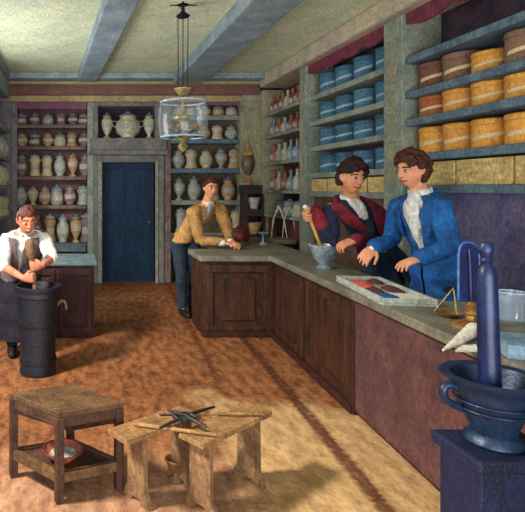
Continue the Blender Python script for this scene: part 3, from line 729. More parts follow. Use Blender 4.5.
# balance
bc = WC(471, 327)
b = thing('balance_scale', 'iron balance with brass foot and hanging pan on the counter', 'scale', tuple(bc))
obj('base', G().lathe([(.085, 0), (.085, .012), (.06, .022), (.025, .04), (.022, .06), (.035, .07), (.02, .085), (.028, .11), (.014, .13), (.0, .13)], bc, 24), M_brass, b, smooth=True)
S = bc.y / 520
top = bc + V((-.02, .0, .42))
obj('post', G().limb([bc + V((-.0, 0, .12)), bc + V((-.005, 0, .30)), bc + V((-.012, 0, .40))], [.011, .010, .009], 10), M_pestle, b, smooth=True)
hp = [bc + V((-.065, 0, .14))] + [bc + V((-.065, 0, .28)), bc + V((-.063, 0, .38)), bc + V((-.048, 0, .425)), bc + V((-.012, 0, .435)), bc + V((.03, 0, .415)), bc + V((.042, 0, .36)), bc + V((.045, 0, .13))]
obj('arched_frame', G().limb(hp, [.006] * 8, 8, 2), mat('blue_iron', (56, 108, 168), (28, 60, 120), 12, .45, .1, spec=.5), b, smooth=True)
obj('frame_panel', G().extr([p + V((0, .004, 0)) for p in hp], (0, .006, 0)), mat('navy_panel', (26, 40, 92), (14, 22, 62), 8, .6, .2), b)
pc = WC(449, 317) + V((0, 0, .012)); hk = bc + V((-.075, -.01, .20)); hk = V((pc.x + .025, pc.y - .0, pc.z + .15))
obj('beam_arm', G().limb([bc + V((-.01, 0, .235)), hk + V((0, 0, .005))], [.006, .005], 8, 0), M_iron, b)
obj('pan', G().lathe([(0, -.012), (.04, -.008), (.066, .010), (.07, .016), (.065, .015), (.04, -.002), (0, -.006)], pc, 24), M_brass, b, smooth=True)
for k in range(3):
    a = k * 2 * PI / 3 + .5
    obj('string', G().limb([pc + V((.066 * math.cos(a), .066 * math.sin(a), .014)), hk], [.003, .003], 6, 0), M_brasspale, b)
# paper cone, sheet, box, beaker, block
k0 = WC(443, 352) + V((0, 0, .008)); k1 = WC(474, 337) + V((0, .0, .035))
o = obj('paper_cone', G().limb([k0, k0 + (k1 - k0) * .5, k1], [.004, .02, .034], 16, 0, round_=False), M_paper, None, smooth=True); tag(o, 'white rolled paper cone lying on the counter before the balance', 'paper')
sp = WC(470, 351)
o = obj('paper_sheet', G().prism([WC(455, 352), WC(478, 352), WC(476, 346), WC(462, 347)], CT, CT + .008), M_paper, None); tag(o, 'flat white paper scrap on the counter beside the cone', 'paper')
bp = WC(493, 304)
o = obj('small_box', G().box(bp.x - .055, bp.x + .055, bp.y - .05, bp.y + .05, CT, CT + .06), M_traycl, None, bevel=.006); tag(o, 'small grey box on the counter behind the tall pestle', 'box')
kp = WC(512, 322)
o = thing('glass_beaker', 'clear bluish glass beaker on the counter right of the tall pestle', 'beaker', tuple(kp))
obj('beaker_wall', G().lathe([(.05, .0), (.058, .01), (.062, .15), (.066, .16), (.058, .155), (.052, .012), (0, .012)], kp, 24), M_jarglass, o, smooth=True)
obj('rim', G().lathe([(.064 + .003 * math.cos(x), .16 + .003 * math.sin(x)) for x in [2 * PI * k / 8 for k in range(8)]], kp, 24, closed=True), M_rimglass, o, smooth=True)
q = WC(520, 352); dq = V((-.35, -.94, 0)).normalized(); nq = V((-dq.y, dq.x, 0))
o = obj('slab', G().prism([q + dq * a + nq * b_ for a, b_ in ((-.1, -.09), (.14, -.09), (.14, .09), (-.1, .09))], CT, CT + .06), mat('slab_slate', (124, 150, 166), (84, 106, 126), 8, .6, .2), None, bevel=.006); tag(o, 'blue-grey slab block on the counter at the right edge', 'block')
# corner display at the back of the counter
g0 = V((2.52, 7.62, CT))
s = thing('display_steps', 'dark stepped wooden display of two boxes in the back corner', 'stand', tuple(g0))
dkm = mat('stand_dark', (62, 44, 44), (36, 28, 34), 9, .7, .3)
XS = lambda px: (px - 80) * g0.y / 520
ZS = lambda py: CAMZ - (py - 188) * g0.y / 520
obj('lower_box', G().box(XS(244), XS(264), 7.55, 7.85, CT, ZS(234)).box(XS(244), XS(246), 7.55, 7.85, ZS(234), ZS(216)).box(XS(262), XS(264), 7.55, 7.85, ZS(234), ZS(216)).box(XS(246), XS(262), 7.82, 7.85, ZS(234), ZS(216)), dkm, s)
obj('upper_box', G().box(XS(244.5), XS(263), 7.56, 7.85, ZS(216), ZS(209)).box(XS(244.5), XS(246.5), 7.56, 7.85, ZS(209), ZS(194)).box(XS(261), XS(263), 7.56, 7.85, ZS(209), ZS(194)).box(XS(246), XS(261), 7.82, 7.85, ZS(209), ZS(194)), dkm, s)
obj('top_board', G().box(XS(243.5), XS(261), 7.55, 7.85, ZS(194), ZS(185)), dkm, s)
for lb, py, w, m in (('pale flared bowl in the upper box of the corner display', 209, .105, M_greyjar), ('tan flared bowl in the lower box of the corner display', 234, .125, M_tanjar)):
    p = V((XS(254), 7.64, ZS(py))); h = .17
    o = obj('bowl', G().lathe([(w * .55, 0), (w * .6, .01), (w * .95, h * .9), (w, h), (w * .92, h), (w * .5, .02), (0, .02)], p, 22), m, None, smooth=True); tag(o, lb, 'bowl', 'bowls in the corner display')
p = V((XS(249.5), 7.68, ZS(185)))
o = thing('lidded_vase', 'tall gilded brown vase with pointed lid in the back corner', 'vase', tuple(p))
S_ = (ZS(140) - ZS(185)) / 1.0
def LP(pr): return [(r, z * S_) for r, z in pr]
obj('foot', G().lathe(LP([(.075, 0), (.08, .04), (.055, .09), (.035, .16), (.03, .22)]), p, 22), M_vase, o, smooth=True)
obj('vase_body', G().lathe(LP([(.03, .22), (.06, .27), (.092, .40), (.1, .52), (.085, .62), (.07, .66)]), p, 22), M_vasedk, o, smooth=True)
obj('lid', G().lathe(LP([(.085, .66), (.088, .69), (.06, .76), (.03, .82), (.035, .86), (.022, .90), (.012, .97), (.0, 1.0)]), p, 22), M_vase, o, smooth=True)
# two pairs of compasses
for i, (apex, f1, f2, lb) in enumerate((((279, 206.5), (271.5, 226), (287, 233), 'pale iron dividers standing open on the counter, left of two'),
                                        ((290, 207), (282.5, 212), (296.5, 235), 'pale iron dividers standing by the bottle bay, right of two'))):
    d = 7.5
    o = thing('dividers', lb, 'dividers', tuple(W(f1[0], f1[1], d)), 'dividers below the bottles')
    a = W(*apex, d); b1 = W(f1[0], 0, d); b1.z = CT + .0; b2 = W(f2[0], 0, d - .12); b2.z = CT
    for f in (b1, b2): obj('leg', G().limb([a, (a * .55 + f * .45) + V(((f.x - a.x) * .25, 0, .03)), f], [.014, .013, .006], 8), mat('steel_pale', (206, 206, 190), (140, 140, 134), 20, .4, .1, metal=.3), o, smooth=True)
    obj('hinge', G().ball(a, .022), MATS['steel_pale'], o, smooth=True)
p = V((2.33, 6.62, CT))
o = thing('stemmed_dish', 'small blue-grey stemmed dish on the counter corner', 'dish', tuple(p))
obj('stem', G().lathe([(.055, 0), (.05, .01), (.014, .025), (.012, .10), (.02, .12)], p, 18), M_pewter, o, smooth=True)
obj('dish_bowl', G().lathe([(.02, .12), (.075, .14), (.085, .15), (.08, .152), (.02, .13), (0, .13)], p, 20), M_pewter, o, smooth=True)
p = V((2.13, 6.95, CT))
o = thing('covered_pot', 'squat dark red covered pot on the back counter', 'pot', tuple(p))
obj('pot_body', G().lathe([(.1, 0), (.13, .03), (.14, .09), (.12, .14), (.11, .15)], p, 24), M_redpot, o, smooth=True)
obj('lid', G().lathe([(.118, .15), (.11, .17), (.04, .19), (.02, .2), (.028, .215), (.0, .225)], p, 24), M_redpot, o, smooth=True)

# ------------------------------------------------------------------ floor mortar of the youth
mb = V((-.36, 4.45, 0))
mo = thing('mortar', 'tall dark barrel-shaped mortar on the floor before the youth', 'mortar', tuple(mb))
obj('mortar_body', G().lathe([(.15, .0), (.158, .02), (.15, .06), (.152, .3), (.165, .5), (.175, .62), (.185, .69), (.2, .72), (.2, .745), (.18, .745), (.15, .6), (.1, .5), (0, .48)], mb, 36), M_barrel, mo, smooth=True)
for z, r in ((.1, .153), (.42, .163), (.66, .182)):
    obj('hoop', G().lathe([(r - .004, z), (r + .006, z), (r + .006, z + .035), (r - .004, z + .035)], mb, 36, closed=True), M_iron, mo, smooth=True)
obj('handle', G().limb([mb + V((.165, -.02, .58)), mb + V((.21, -.03, .62)), mb + V((.235, -.03, .6)), mb + V((.245, -.035, .55))], [.014, .014, .012, .010], 10), M_bleg, mo, smooth=True)
lt, lb_ = W(29.5, 243, 4.46), mb + V((.0, 0, .52))
pe = thing('pestle', 'thick wooden pestle gripped by the youth in the floor mortar', 'pestle', tuple(lb_))
ld = lt - lb_
obj('shaft', G().limb([lb_, lb_ + ld * .3, lb_ + ld * .8], [.03, .022, .022], 12, 0), M_bleg, pe, smooth=True)
obj('grip_head', G().limb([lb_ + ld * .78, lb_ + ld * .84, lb_ + ld * 1.0], [.026, .045, .042], 14, 0), M_bleg, pe, smooth=True)

# ------------------------------------------------------------------ people
def remesh(g, voxel, smooth=4):
    me = bpy.data.meshes.new('t'); me.from_pydata([tuple(p) for p in g.v], [], g.f)
    import bmesh
    bm = bmesh.new(); bm.from_mesh(me); bmesh.ops.recalc_face_normals(bm, faces=bm.faces); bm.to_mesh(me); bm.free()
    o = bpy.data.objects.new('t', me); COL.objects.link(o)
    r = o.modifiers.new('r', 'REMESH'); r.mode = 'VOXEL'; r.voxel_size = voxel
    s = o.modifiers.new('s', 'SMOOTH'); s.iterations = smooth; s.factor = .5
    dg = bpy.context.evaluated_depsgraph_get(); dg.update()
    m2 = bpy.data.meshes.new_from_object(o.evaluated_get(dg))
    q = G(); q.v = [tuple(v.co) for v in m2.vertices]; q.f = [tuple(p.vertices) for p in m2.polygons]
    bpy.data.objects.remove(o); bpy.data.meshes.remove(me); bpy.data.meshes.remove(m2)
    return q
def solid(name, g, m, parent, voxel=.008, smooth=4, wrinkle=0, ws=7):
    q = remesh(g, voxel, smooth)
    if wrinkle:
        q.v = [tuple(V(p) + mnoise.noise_vector(V(p) * ws) * wrinkle + mnoise.noise_vector(V(p) * ws * 2.3) * wrinkle * .5) for p in q.v]
    o = obj(name, q, m, parent)
    o.data.polygons.foreach_set('use_smooth', [True] * len(o.data.polygons))
    return o

class Head:
    def __init__(s, c, fwd, roll=0, scale=1.0):
        s.c = V(c); f = V(fwd).normalized(); up = V((math.sin(roll), 0, math.cos(roll)))
        r = f.cross(up).normalized(); u = r.cross(f)
        s.r, s.f, s.u, s.k = r, f, u, scale
    def w(s, x, y, z): return s.c + (s.r * x + s.f * y + s.u * z) * s.k
    def l(s, p):
        d = (V(p) - s.c) / s.k; return V((d.dot(s.r), d.dot(s.f), d.dot(s.u)))
def skull(p):
    x, y, z = p; X, Y, Zz = .074 * x, .094 * y, .116 * z
    if z < 0:
        X *= 1 - .30 * (-z) ** 1.3
        if y < 0: Y *= 1 - .55 * min(1, -z * 1.3)
        else: Y *= 1 - .06 * (-z)
    elif y < 0: Y *= 1.06
    if y > .5: Y *= .97
    def gs(cx, cz, s_, a):
        return a * math.exp(-((X - cx) ** 2 + (Zz - cz) ** 2) / (2 * s_ * s_)) if y > 0 else 0
    Y += gs(.031, .010, .013, -.012) + gs(-.031, .010, .013, -.012)
    Y += gs(.028, .036, .014, .006) + gs(-.028, .036, .014, .006)
    Y += gs(0, -.056, .012, .006) + gs(0, -.088, .018, .010) + gs(0, -.074, .010, -.004)
    Y += gs(.045, -.02, .018, .004) + gs(-.045, -.02, .018, .004)
    return X, Y, Zz
def add_head(g, h):
    rs = []; n = 40; m = 32
    for i in range(1, m):
        a = PI * i / m
        rs.append([h.w(*skull((math.sin(a) * math.sin(2 * PI * k / n), math.sin(a) * math.cos(2 * PI * k / n), -math.cos(a)))) for k in range(n)])
    g.rings(rs)
    g.limb([h.w(0, .080, .028), h.w(0, .092, .006), h.w(0, .104, -.018), h.w(0, .098, -.026)], [.009 * h.k, .010 * h.k, .0135 * h.k, .011 * h.k], 10)
    for s in (-1, 1):
        g.ball(h.w(s * .011, .092, -.024), .009 * h.k, 8, 6)
        g.limb([h.w(s * .071, -.004, .022), h.w(s * .080, -.016, .012), h.w(s * .078, -.012, -.012), h.w(s * .069, .0, -.026)], [.010 * h.k, .012 * h.k, .010 * h.k, .008 * h.k], 8)
        g.ball(h.w(s * .031, .079, .010), .0125 * h.k, 10, 8)
    g.limb([h.w(-.022, .083, -.056), h.w(0, .092, -.053), h.w(.022, .083, -.056)], [.005 * h.k, .0075 * h.k, .005 * h.k], 8)
    g.limb([h.w(-.018, .083, -.063), h.w(0, .090, -.065), h.w(.018, .083, -.063)], [.004 * h.k, .0075 * h.k, .004 * h.k], 8)
def paint_head(o, h, off):
    me = o.data
    for m in (M_lip, M_eye, M_eyew, M_brow): me.materials.append(m)
    for p in me.polygons:
        q = h.l(p.center + off)
        if q.y < .05 or abs(q.x) > .07 or abs(q.z) > .12: continue
        ax = abs(q.x)
        if abs(q.z + .059) < .0095 - ax * .2 and ax < .025: p.material_index = 1
        elif ((ax - .031) / .0165) ** 2 + ((q.z - .010) / .0075) ** 2 < 1:
            p.material_index = 2 if (abs(ax - .031) < .0075 or q.z > .0135) else 3
        elif abs(ax - .033) < .021 and abs(q.z - (.034 - max(0, ax - .035) * .4)) < .0055: p.material_index = 4
M_brow = M_hairdk
def hair_curly(h, m, parent, seed, curl=.02, front=.072, low=-.06, n=260, side=.0, voxel=.006, lift=1.0):
    rnd = random.Random(seed); g = G(); k = 0
    while k < n:
        z = rnd.uniform(-1, 1); a = rnd.uniform(0, 2 * PI); s = math.sqrt(1 - z * z)
        p = V(skull((s * math.sin(a), s * math.cos(a), z)))
        if p.y > .055 and p.z < front: continue
        if .012 < p.y <= .055 and p.z < front * .55 + side: continue
        if -.02 < p.y <= .012 and p.z < .012 + side: continue
        if p.y <= -.02 and p.z < low: continue
        k += 1
        q = p * (1 + .10 * lift * rnd.random()); r = curl * rnd.uniform(.6, 1.15) * h.k
        g.ball(h.w(*q), r, 8, 6)
    return solid('hair', g, m, parent, voxel, 1)
def hand(g, wrist, f, n, ts, curl=(15, 25, 20), spread=.0, thumb_in=.35, k=1.0):
    """f towards the fingers, n where the palm faces, ts the side the thumb is on"""
    f = V(f).normalized(); n = V(n); n = (n - f * n.dot(f)).normalized(); s = n.cross(f) * ts   # s: towards the thumb
    w = V(wrist)
    def ring(d, hw, ht, dn=0):
        c = w + f * d * k + n * dn * k
        return [c + s * (hw * k * math.cos(a)) + n * (ht * k * math.sin(a)) for a in [2 * PI * q / 14 for q in range(14)]]
    g.rings([ring(-.02, .027, .021), ring(.0, .027, .020), ring(.025, .036, .019), ring(.06, .043, .017), ring(.088, .043, .014), ring(.098, .036, .010)])
    for i, (off, ln) in enumerate(((.033, .072), (.011, .082), (-.011, .077), (-.032, .060))):
        a = 0; p = w + f * .085 * k + s * off * k; pts = [p - f * .02 * k, p]; d0 = (f + s * (off * spread * 12)).normalized()
        for j, fr in enumerate((.45, .31, .24)):
            a += math.radians(curl[j] * (1 + .08 * i)); d = d0 * math.cos(a) + n * math.sin(a)
            p = p + d * ln * fr * k; pts.append(p)
        g.limb(pts, [.010 * k, .0098 * k, .0088 * k, .0080 * k, .0066 * k], 9)
    b = w + f * .022 * k + s * .024 * k
    d1 = (f * .62 + s * .72 + n * thumb_in).normalized(); d2 = (f * .88 + s * .25 + n * (thumb_in + .1)).normalized()
    g.limb([b, b + d1 * .042 * k, b + d1 * .042 * k + d2 * .032 * k, b + d1 * .042 * k + d2 * .056 * k], [.015 * k, .0125 * k, .0105 * k, .008 * k], 9)

def frame(P):
    """lateral (to his left), forward and spine axes"""
    sp = (P['neck'] - P['hip']).normalized()
    lat = (P['shL'] - P['shR']).normalized()
    fw = lat.cross(V((0, 0, 1))) * 1.0
    fw = (V((0, 0, 1)).cross(lat)) if fw.dot(P['fwd']) < 0 else fw
    fw = (fw - sp * fw.dot(sp)).normalized()
    return lat, fw, sp
TORSO = [(-.62, .215, .170), (-.40, .195, .150), (-.16, .155, .115), (-.05, .168, .125), (.12, .160, .118), (.30, .140, .105), (.55, .158, .118), (.75, .175, .122), (.88, .180, .108), (.96, .150, .085), (1.02, .075, .065)]
def torso_rings(P, extra, lo=-.2, hi=1.03, n=24, kx=1, flare=0):
    lat, fw, sp = frame(P); L = (P['neck'] - P['hip']).length; rs = []
    for t, a, b in TORSO:
        if t < lo or t > hi: continue
        c = P['hip'] + sp * (L * t)
        la = lat
        ex = extra + flare * max(0, .12 - t); rs.append((c, la, fw, (a + ex) * kx, (b + ex) * kx))
    return rs
def add_torso(g, P, extra=0, lo=-.2, hi=1.03, kx=1, gap=None, thick=.014, flare=0):
    rs = torso_rings(P, extra, lo, hi, kx=kx, flare=flare)
    if not gap:
        g.rings([[c + la * (a * math.sin(q)) + fw * (b * math.cos(q)) for q in [2 * PI * k / 28 for k in range(28)]] for c, la, fw, a, b in rs]); return
    n = 26; out = []
    for i, (c, la, fw, a, b) in enumerate(rs):
        t = i / (len(rs) - 1); gp = gap(t)
        A = [gp + (2 * PI - 2 * gp) * k / n for k in range(n + 1)]
        ring = [c + la * (a * math.sin(q)) + fw * (b * math.cos(q)) for q in A] + [c + la * ((a - thick) * math.sin(q)) + fw * ((b - thick) * math.cos(q)) for q in A[::-1]]
        out.append(ring)
    g.rings(out)
def surf(P, t, q, extra):
    """a point on the torso at height fraction t, angle q from the front"""
    rs = TORSO; lat, fw, sp = frame(P); L = (P['neck'] - P['hip']).length
    for i in range(len(rs) - 1):
        if rs[i][0] <= t <= rs[i + 1][0]:
            f = (t - rs[i][0]) / (rs[i + 1][0] - rs[i][0]); a = rs[i][1] * (1 - f) + rs[i + 1][1] * f + extra; b = rs[i][2] * (1 - f) + rs[i + 1][2] * f + extra
            return P['hip'] + sp * (L * t) + lat * (a * math.sin(q)) + fw * (b * math.cos(q))
    return P['neck']
def strip(P, pts, th=.012):
    """a cloth piece: pts = list of (t, q_inner, q_outer, extra_in, extra_out)"""
    rs = []; fw = frame(P)[1]
    for t, q0, q1, e0, e1 in pts:
        a, b = surf(P, t, q0, e0), surf(P, t, q1, e1); m_ = surf(P, t, (q0 + q1) / 2, (e0 + e1) / 2 + .004)
        rs.append([a, m_, b, b - fw * th, m_ - fw * th, a - fw * th])
    return G().rings(rs)
def build_body(root, P, h, mskin, arms=True):
    g = G()
    add_torso(g, P, -.022)
    lat, fw, sp = frame(P)
    g.limb([P['neck'] - sp * .06, P['neck'] + (h.c - P['neck']) * .35, h.w(0, -.018, -.05)], [.062, .054 * h.k, .052 * h.k], 14)
    add_head(g, h)
    for s in 'LR':
        k = P.get('k', 1)
        g.limb([P['neck'] * .35 + P['sh' + s] * .65 - sp * .03, P['sh' + s], P['el' + s] * .5 + P['sh' + s] * .5, P['el' + s], P['el' + s] * .65 + P['wr' + s] * .35, P['wr' + s]],
               [.045, .048, .043, .037, .038, .025], 14)
        hand(g, P['wr' + s], *P['hd' + s], k=P.get('hk', 1.05))
        g.limb([P['hp' + s], P['kn' + s] * .5 + P['hp' + s] * .5, P['kn' + s], P['kn' + s] * .65 + P['an' + s] * .35, P['an' + s]], [.085, .07, .05, .05, .034], 14)
        g.limb([P['an' + s], P['an' + s] + V(P['toe']) * .10 + V((0, 0, -.04))], [.03, .028], 10)
    q = remesh(g, .0052, 2)
    o = obj('body', q, mskin, root); o.data.polygons.foreach_set('use_smooth', [True] * len(o.data.polygons))
    paint_head(o, h, wloc(root))
    return o
def sleeve(g, P, s, r=(.075, .074, .066, .06, .055, .048), to=1.0):
    e, w, sh = P['el' + s], P['wr' + s], P['sh' + s]
    pts = [P['neck'] * .3 + sh * .7 - V((0, 0, .035)), sh, sh * .5 + e * .5, e]; rr = list(r[:4])
    if to > 0: pts += [e + (w - e) * (to * .5), e + (w - e) * (to * .93)]; rr += list(r[4:])
    g.limb(pts, rr, 16, round_=True)
def cuff(P, s, m, root, a=.74, b=.97, r=.055, name='cuff'):
    e, w = P['el' + s], P['wr' + s]
    return solid(name, G().limb([e + (w - e) * a, e + (w - e) * b], [r, r * .98], 16, 0), m, root, .006, 2, .004, 14)
def shoes(root, P):
    for s in 'LR':
        a = P['an' + s].copy(); tdir = V(P['toe'])
        solid('shoe', G().limb([a + V((0, 0, -.0)) - tdir * .03, V((a.x, a.y, .05)), V((a.x, a.y, .042)) + tdir * .1, V((a.x, a.y, .034)) + tdir * .19], [.044, .048, .046, .034], 14), M_shoe, root, .008, 2)
def trousers(root, P, m, hi=.12, r=(.108, .092, .074, .07, .058)):
    g = G(); add_torso(g, P, .008, -.2, hi)
    for s in 'LR':
        g.limb([P['hp' + s], P['kn' + s] * .5 + P['hp' + s] * .5, P['kn' + s], P['kn' + s] * .6 + P['an' + s] * .4, P['an' + s] + V((0, 0, .01))], r, 16)
    return solid('trousers', g, m, root, .009, 4, .008, 8)
def legs(P, hipz=.93, sep=.095, toe=(0, -1, 0), at=None, bend=0):
    lat = (P['shL'] - P['shR']); lat.z = 0; lat.normalize(); t = V(toe).normalized(); P['toe'] = t
    at = V(at) if at else V((P['hip'].x, P['hip'].y, 0))
    for s, k in (('L', 1), ('R', -1)):
        f = at + lat * (k * sep)
        P['hp' + s] = P['hip'] + lat * (k * sep * .95) - V((0, 0, .02)); P['an' + s] = V((f.x, f.y, .085))
        P['kn' + s] = (P['hp' + s] + P['an' + s]) / 2 + t * (.03 + bend)
def grip(P, s, pt, axis, f, ts, r=.013, k=1.05):
    """wrist and hand so that the fingers close round a stick through pt"""
    f = V(f).normalized(); ax = V(axis).normalized(); f = (f - ax * f.dot(ax)).normalized(); n = f.cross(ax)
    if n.dot(V(P['fwd'])) > 0 and False: n = -n
    P['hd' + s] = (f, n, ts, (62, 72, 48), 0, .75)
    P['wr' + s] = V(pt) - f * .078 * k - n * (r + .016)

# --- the man in the blue coat
P = dict(hip=V((2.56, 3.72, 1.0)), neck=V((2.41, 3.68, 1.53)), fwd=V((-.8, -.6, 0)),
         shL=V((2.44, 3.52, 1.445)), shR=V((2.36, 3.84, 1.445)),
         elL=V((2.45, 3.44, 1.19)), wrL=W(420, 258.5, 3.46), elR=V((2.36, 3.94, 1.19)), wrR=W(374, 247, 3.84))
legs(P, toe=(-.8, -.6, 0))
P['hdL'] = (V((-.9, -.05, -.26)), V((-.15, .1, -1)), 1, (12, 26, 20), .25, .25)
P['hdR'] = (V((-.72, -.2, -.62)), V((-.5, .1, -.8)), -1, (16, 28, 24), .2, .3)
h = Head(W(412, 170.5, 3.65), (-.96, -.22, -.16), 0, 1.04)
r = thing('person', 'standing man in a bright blue coat reaching over the pigment tray', 'person', (2.56, 3.72, 0))
M_brow = M_hairbrown
build_body(r, P, h, M_skin)
hair_curly(h, M_hairbrown, r, 5, .023, .074, -.075, 300, .0, lift=2.6)
trousers(r, P, M_trouser, .12, (.088, .084, .07, .066, .056)); shoes(r, P)
sh = G(); add_torso(sh, P, -.004, .1, .97); solid('shirt', sh, M_white, r, .008, 3, .004, 14)
cg = G(); add_torso(cg, P, .014, -.7, 1.03, flare=.10, thick=.02, gap=lambda t: .05 + .46 * max(0, min(1, (t - .42) * 3)))
for s in 'LR': sleeve(cg, P, s, (.076, .078, .07, .063, .058, .05))
lat, fw, sp = frame(P)
cg.limb([surf(P, .98, 2.6, .0), surf(P, 1.0, PI, .012), surf(P, .98, -2.6, .0)], [.028, .03, .028], 12, 1)
coat = solid('coat', cg, M_coatblue, r, .008, 4, .010, 7)
for k in (1, -1):
    solid('lapel', strip(P, [(.97, k * .75, k * 1.0, .03, .03), (.84, k * .40, k * 1.05, .034, .04), (.70, k * .42, k * .95, .034, .046), (.58, k * .46, k * .7, .034, .044), (.48, k * .52, k * .6, .032, .036)], .014), M_coatblue, coat, .006, 1)
g = G(); sk = G()
for dz, rr in ((0, .018), (-.022, .021), (.02, .016)):
    nk = P['neck'] + sp * .012 + V((0, 0, dz))
    g.limb([nk + (lat * math.sin(a) * .064 + fw * (math.cos(a) * .062 - .0)) for a in [2 * PI * q / 12 for q in range(13)]], [rr] * 13, 10, 0)
fr0 = P['neck'] + fw * .07
g.limb([fr0, fr0 + fw * .05 - sp * .07, fr0 + fw * .06 - sp * .17 + lat * .01, fr0 + fw * .055 - sp * .27 + lat * .012], [.035, .042, .038, .022], 14, flat=(fw, .6))
g.limb([fr0 + lat * .02, fr0 + fw * .05 - sp * .08 + lat * .045, fr0 + fw * .05 - sp * .2 + lat * .05], [.025, .03, .016], 12, flat=(fw, .6))
solid('cravat', g, M_white, r, .006, 2, .006, 16)
for s in 'LR': cuff(P, s, M_white, r, .93, 1.02, .042, 'shirt_cuff'); cuff(P, s, M_coatblue, r, .66, .95, .058)

# --- the man in the dark red-faced jacket
P = dict(hip=V((2.69, 4.64, .98)), neck=V((2.355, 4.54, 1.475)), fwd=V((-.15, -1, 0)),
         shR=V((2.20, 4.58, 1.405)), shL=V((2.495, 4.53, 1.41)),
         elR=W(333, 241, 4.48), elL=W(370, 241, 4.44), wrL=W(357, 240, 4.30))
legs(P, toe=(-.2, -.95, 0))
ps = rb + dirp * .84
grip(P, 'R', ps, -dirp, (-.45, -.2, .35), -1, .013, 1.1)
P['hdL'] = (V((-.93, .14, -.30)), V((-.1, .35, -1)), 1, (22, 34, 26), .15, .3); P['hk'] = 1.2
h = Head(W(352, 178, 4.44), (.12, -.98, -.14), .06, 1.15)
r = thing('person', 'man in a navy and red jacket grinding in the small pewter mortar', 'person', (2.69, 4.64, 0))
M_brow = M_hairdk
build_body(r, P, h, M_skin)
hair_curly(h, M_hairdk, r, 9, .025, .068, -.05, 300, .0, lift=2.6)
trousers(r, P, M_trouser, .12, (.088, .084, .07, .066, .056)); shoes(r, P)
sh = G(); add_torso(sh, P, -.004, .1, .97); solid('shirt', sh, M_white, r, .008, 3, .004, 14)
cg = G(); add_torso(cg, P, .014, -.45, 1.03, flare=.10, gap=lambda t: .08 + .30 * max(0, t - .45))
sleeve(cg, P, 'L', (.058, .064, .060, .058, .056, .05))
coat = solid('jacket', cg, M_coatnavy, r, .008, 4, .010, 7)
sg = G(); sleeve(sg, P, 'R', (.058, .064, .060, .058, .056, .054)); solid('sleeve', sg, M_coatnavy, coat, .008, 3, .010, 8)
for k in (1, -1):
    solid('lapel', strip(P, [(.98, k * .7, k * 1.4, .04, .045), (.88, k * .42, k * 1.05, .044, .062), (.76, k * .30, k * 1.0, .046, .070), (.62, k * .20, k * .85, .044, .066), (.48, k * .12, k * .5, .040, .054), (.34, k * .08, k * .2, .036, .042)], .022), M_coatred, coat, .006, 1)
lat, fw, sp = frame(P)
cg = G().limb([surf(P, .98, 1.3, .012), surf(P, 1.0, 2.3, .016), surf(P, 1.01, PI, .02), surf(P, 1.0, -2.3, .016), surf(P, .98, -1.3, .012)], [.022, .028, .03, .028, .022], 12, 1)
solid('collar', cg, M_coatred, coat, .006, 2)
g = G()
for dz, rr in ((0, .017), (.02, .015)):
    nk = P['neck'] + sp * .012 + V((0, 0, dz))
    g.limb([nk + (lat * math.sin(a) * .062 + fw * (math.cos(a) * .060)) for a in [2 * PI * q / 12 for q in range(13)]], [rr] * 13, 10, 0)
fr0 = P['neck'] + fw * .07
g.limb([fr0 + lat * .03, fr0 + fw * .06 - sp * .06 + lat * .012, fr0 + fw * .068 - sp * .15], [.024, .034, .024], 12, flat=(fw, .6))
g.limb([fr0 - lat * .03, fr0 + fw * .06 - sp * .06 - lat * .02, fr0 + fw * .066 - sp * .14 - lat * .03], [.024, .030, .018], 12, flat=(fw, .6))
solid('cravat', g, M_white, r, .006, 2, .005, 16)
cuff(P, 'L', M_coatred, r, .60, .98, .060); cuff(P, 'R', M_coatred, r, .50, .95, .066)

# --- the man leaning over the back counter
P = dict(hip=V((1.31, 6.50, .96)), neck=V((1.575, 6.42, 1.395)), fwd=V((.25, -1, 0)),
         shR=V((1.375, 6.33, 1.28)), shL=V((1.735, 6.49, 1.325)),
         elR=W(200, 239, 6.18), wrR=V((1.66, 6.04, .942)), elL=V((1.80, 6.33, 1.06)), wrL=V((1.76, 6.10, .95)))
P['toe'] = V((.2, -1, 0)).normalized()
for s, a, b_, c_ in (('L', (1.40, 6.52, .92), (1.42, 6.45, .5), (1.41, 6.55, .085)), ('R', (1.23, 6.50, .92), (1.25, 6.40, .5), (1.27, 6.46, .085))):
    P['hp' + s], P['kn' + s], P['an' + s] = V(a), V(b_), V(c_)
P['hdR'] = (V((.95, -.2, -.12)), V((.0, .2, -1)), -1, (20, 30, 24), .15, .3)
P['hdL'] = (V((.45, -.8, -.16)), V((0, -.1, -1)), 1, (18, 28, 24), .15, .3); P['hk'] = 1.1
h = Head(W(211, 188.5, 6.36), (.12, -1, -.08), .10, 1.08)
r = thing('person', 'man in a tan shirt leaning on the back counter beside the shelves', 'person', (1.31, 6.5, 0))
M_brow = M_hairbrown
build_body(r, P, h, M_skin)
hair_curly(h, M_hairbrown, r, 3, .016, .066, -.03, 300, .0, lift=1.0)
trousers(r, P, M_trouser, .16); shoes(r, P)
sg = G(); add_torso(sg, P, .016, -.06, .97)
for s in 'LR': sleeve(sg, P, s, (.086, .086, .076, .066, .058, .05))
shirt = solid('tan_shirt', sg, M_shirttan, r, .009, 4, .012, 8)
lat, fw, sp = frame(P)
g = G(); nk = P['neck'] + sp * .012
g.limb([nk + (lat * math.sin(a) * .06 + fw * (math.cos(a) * .06)) for a in [2 * PI * q / 12 for q in range(13)]], [.022] * 13, 10, 0)
for k in (1, -1): g.limb([nk + fw * .06 + lat * .02 * k, nk + fw * .085 + lat * .06 * k - sp * .06], [.02, .014], 10)
solid('collar', g, M_curt, r, .006, 2)
g = G().limb([nk + fw * .08 - sp * .02, nk + fw * .12 - sp * .09, nk + fw * .13 - sp * .2], [.024, .03, .018], 12, flat=(fw, .6))
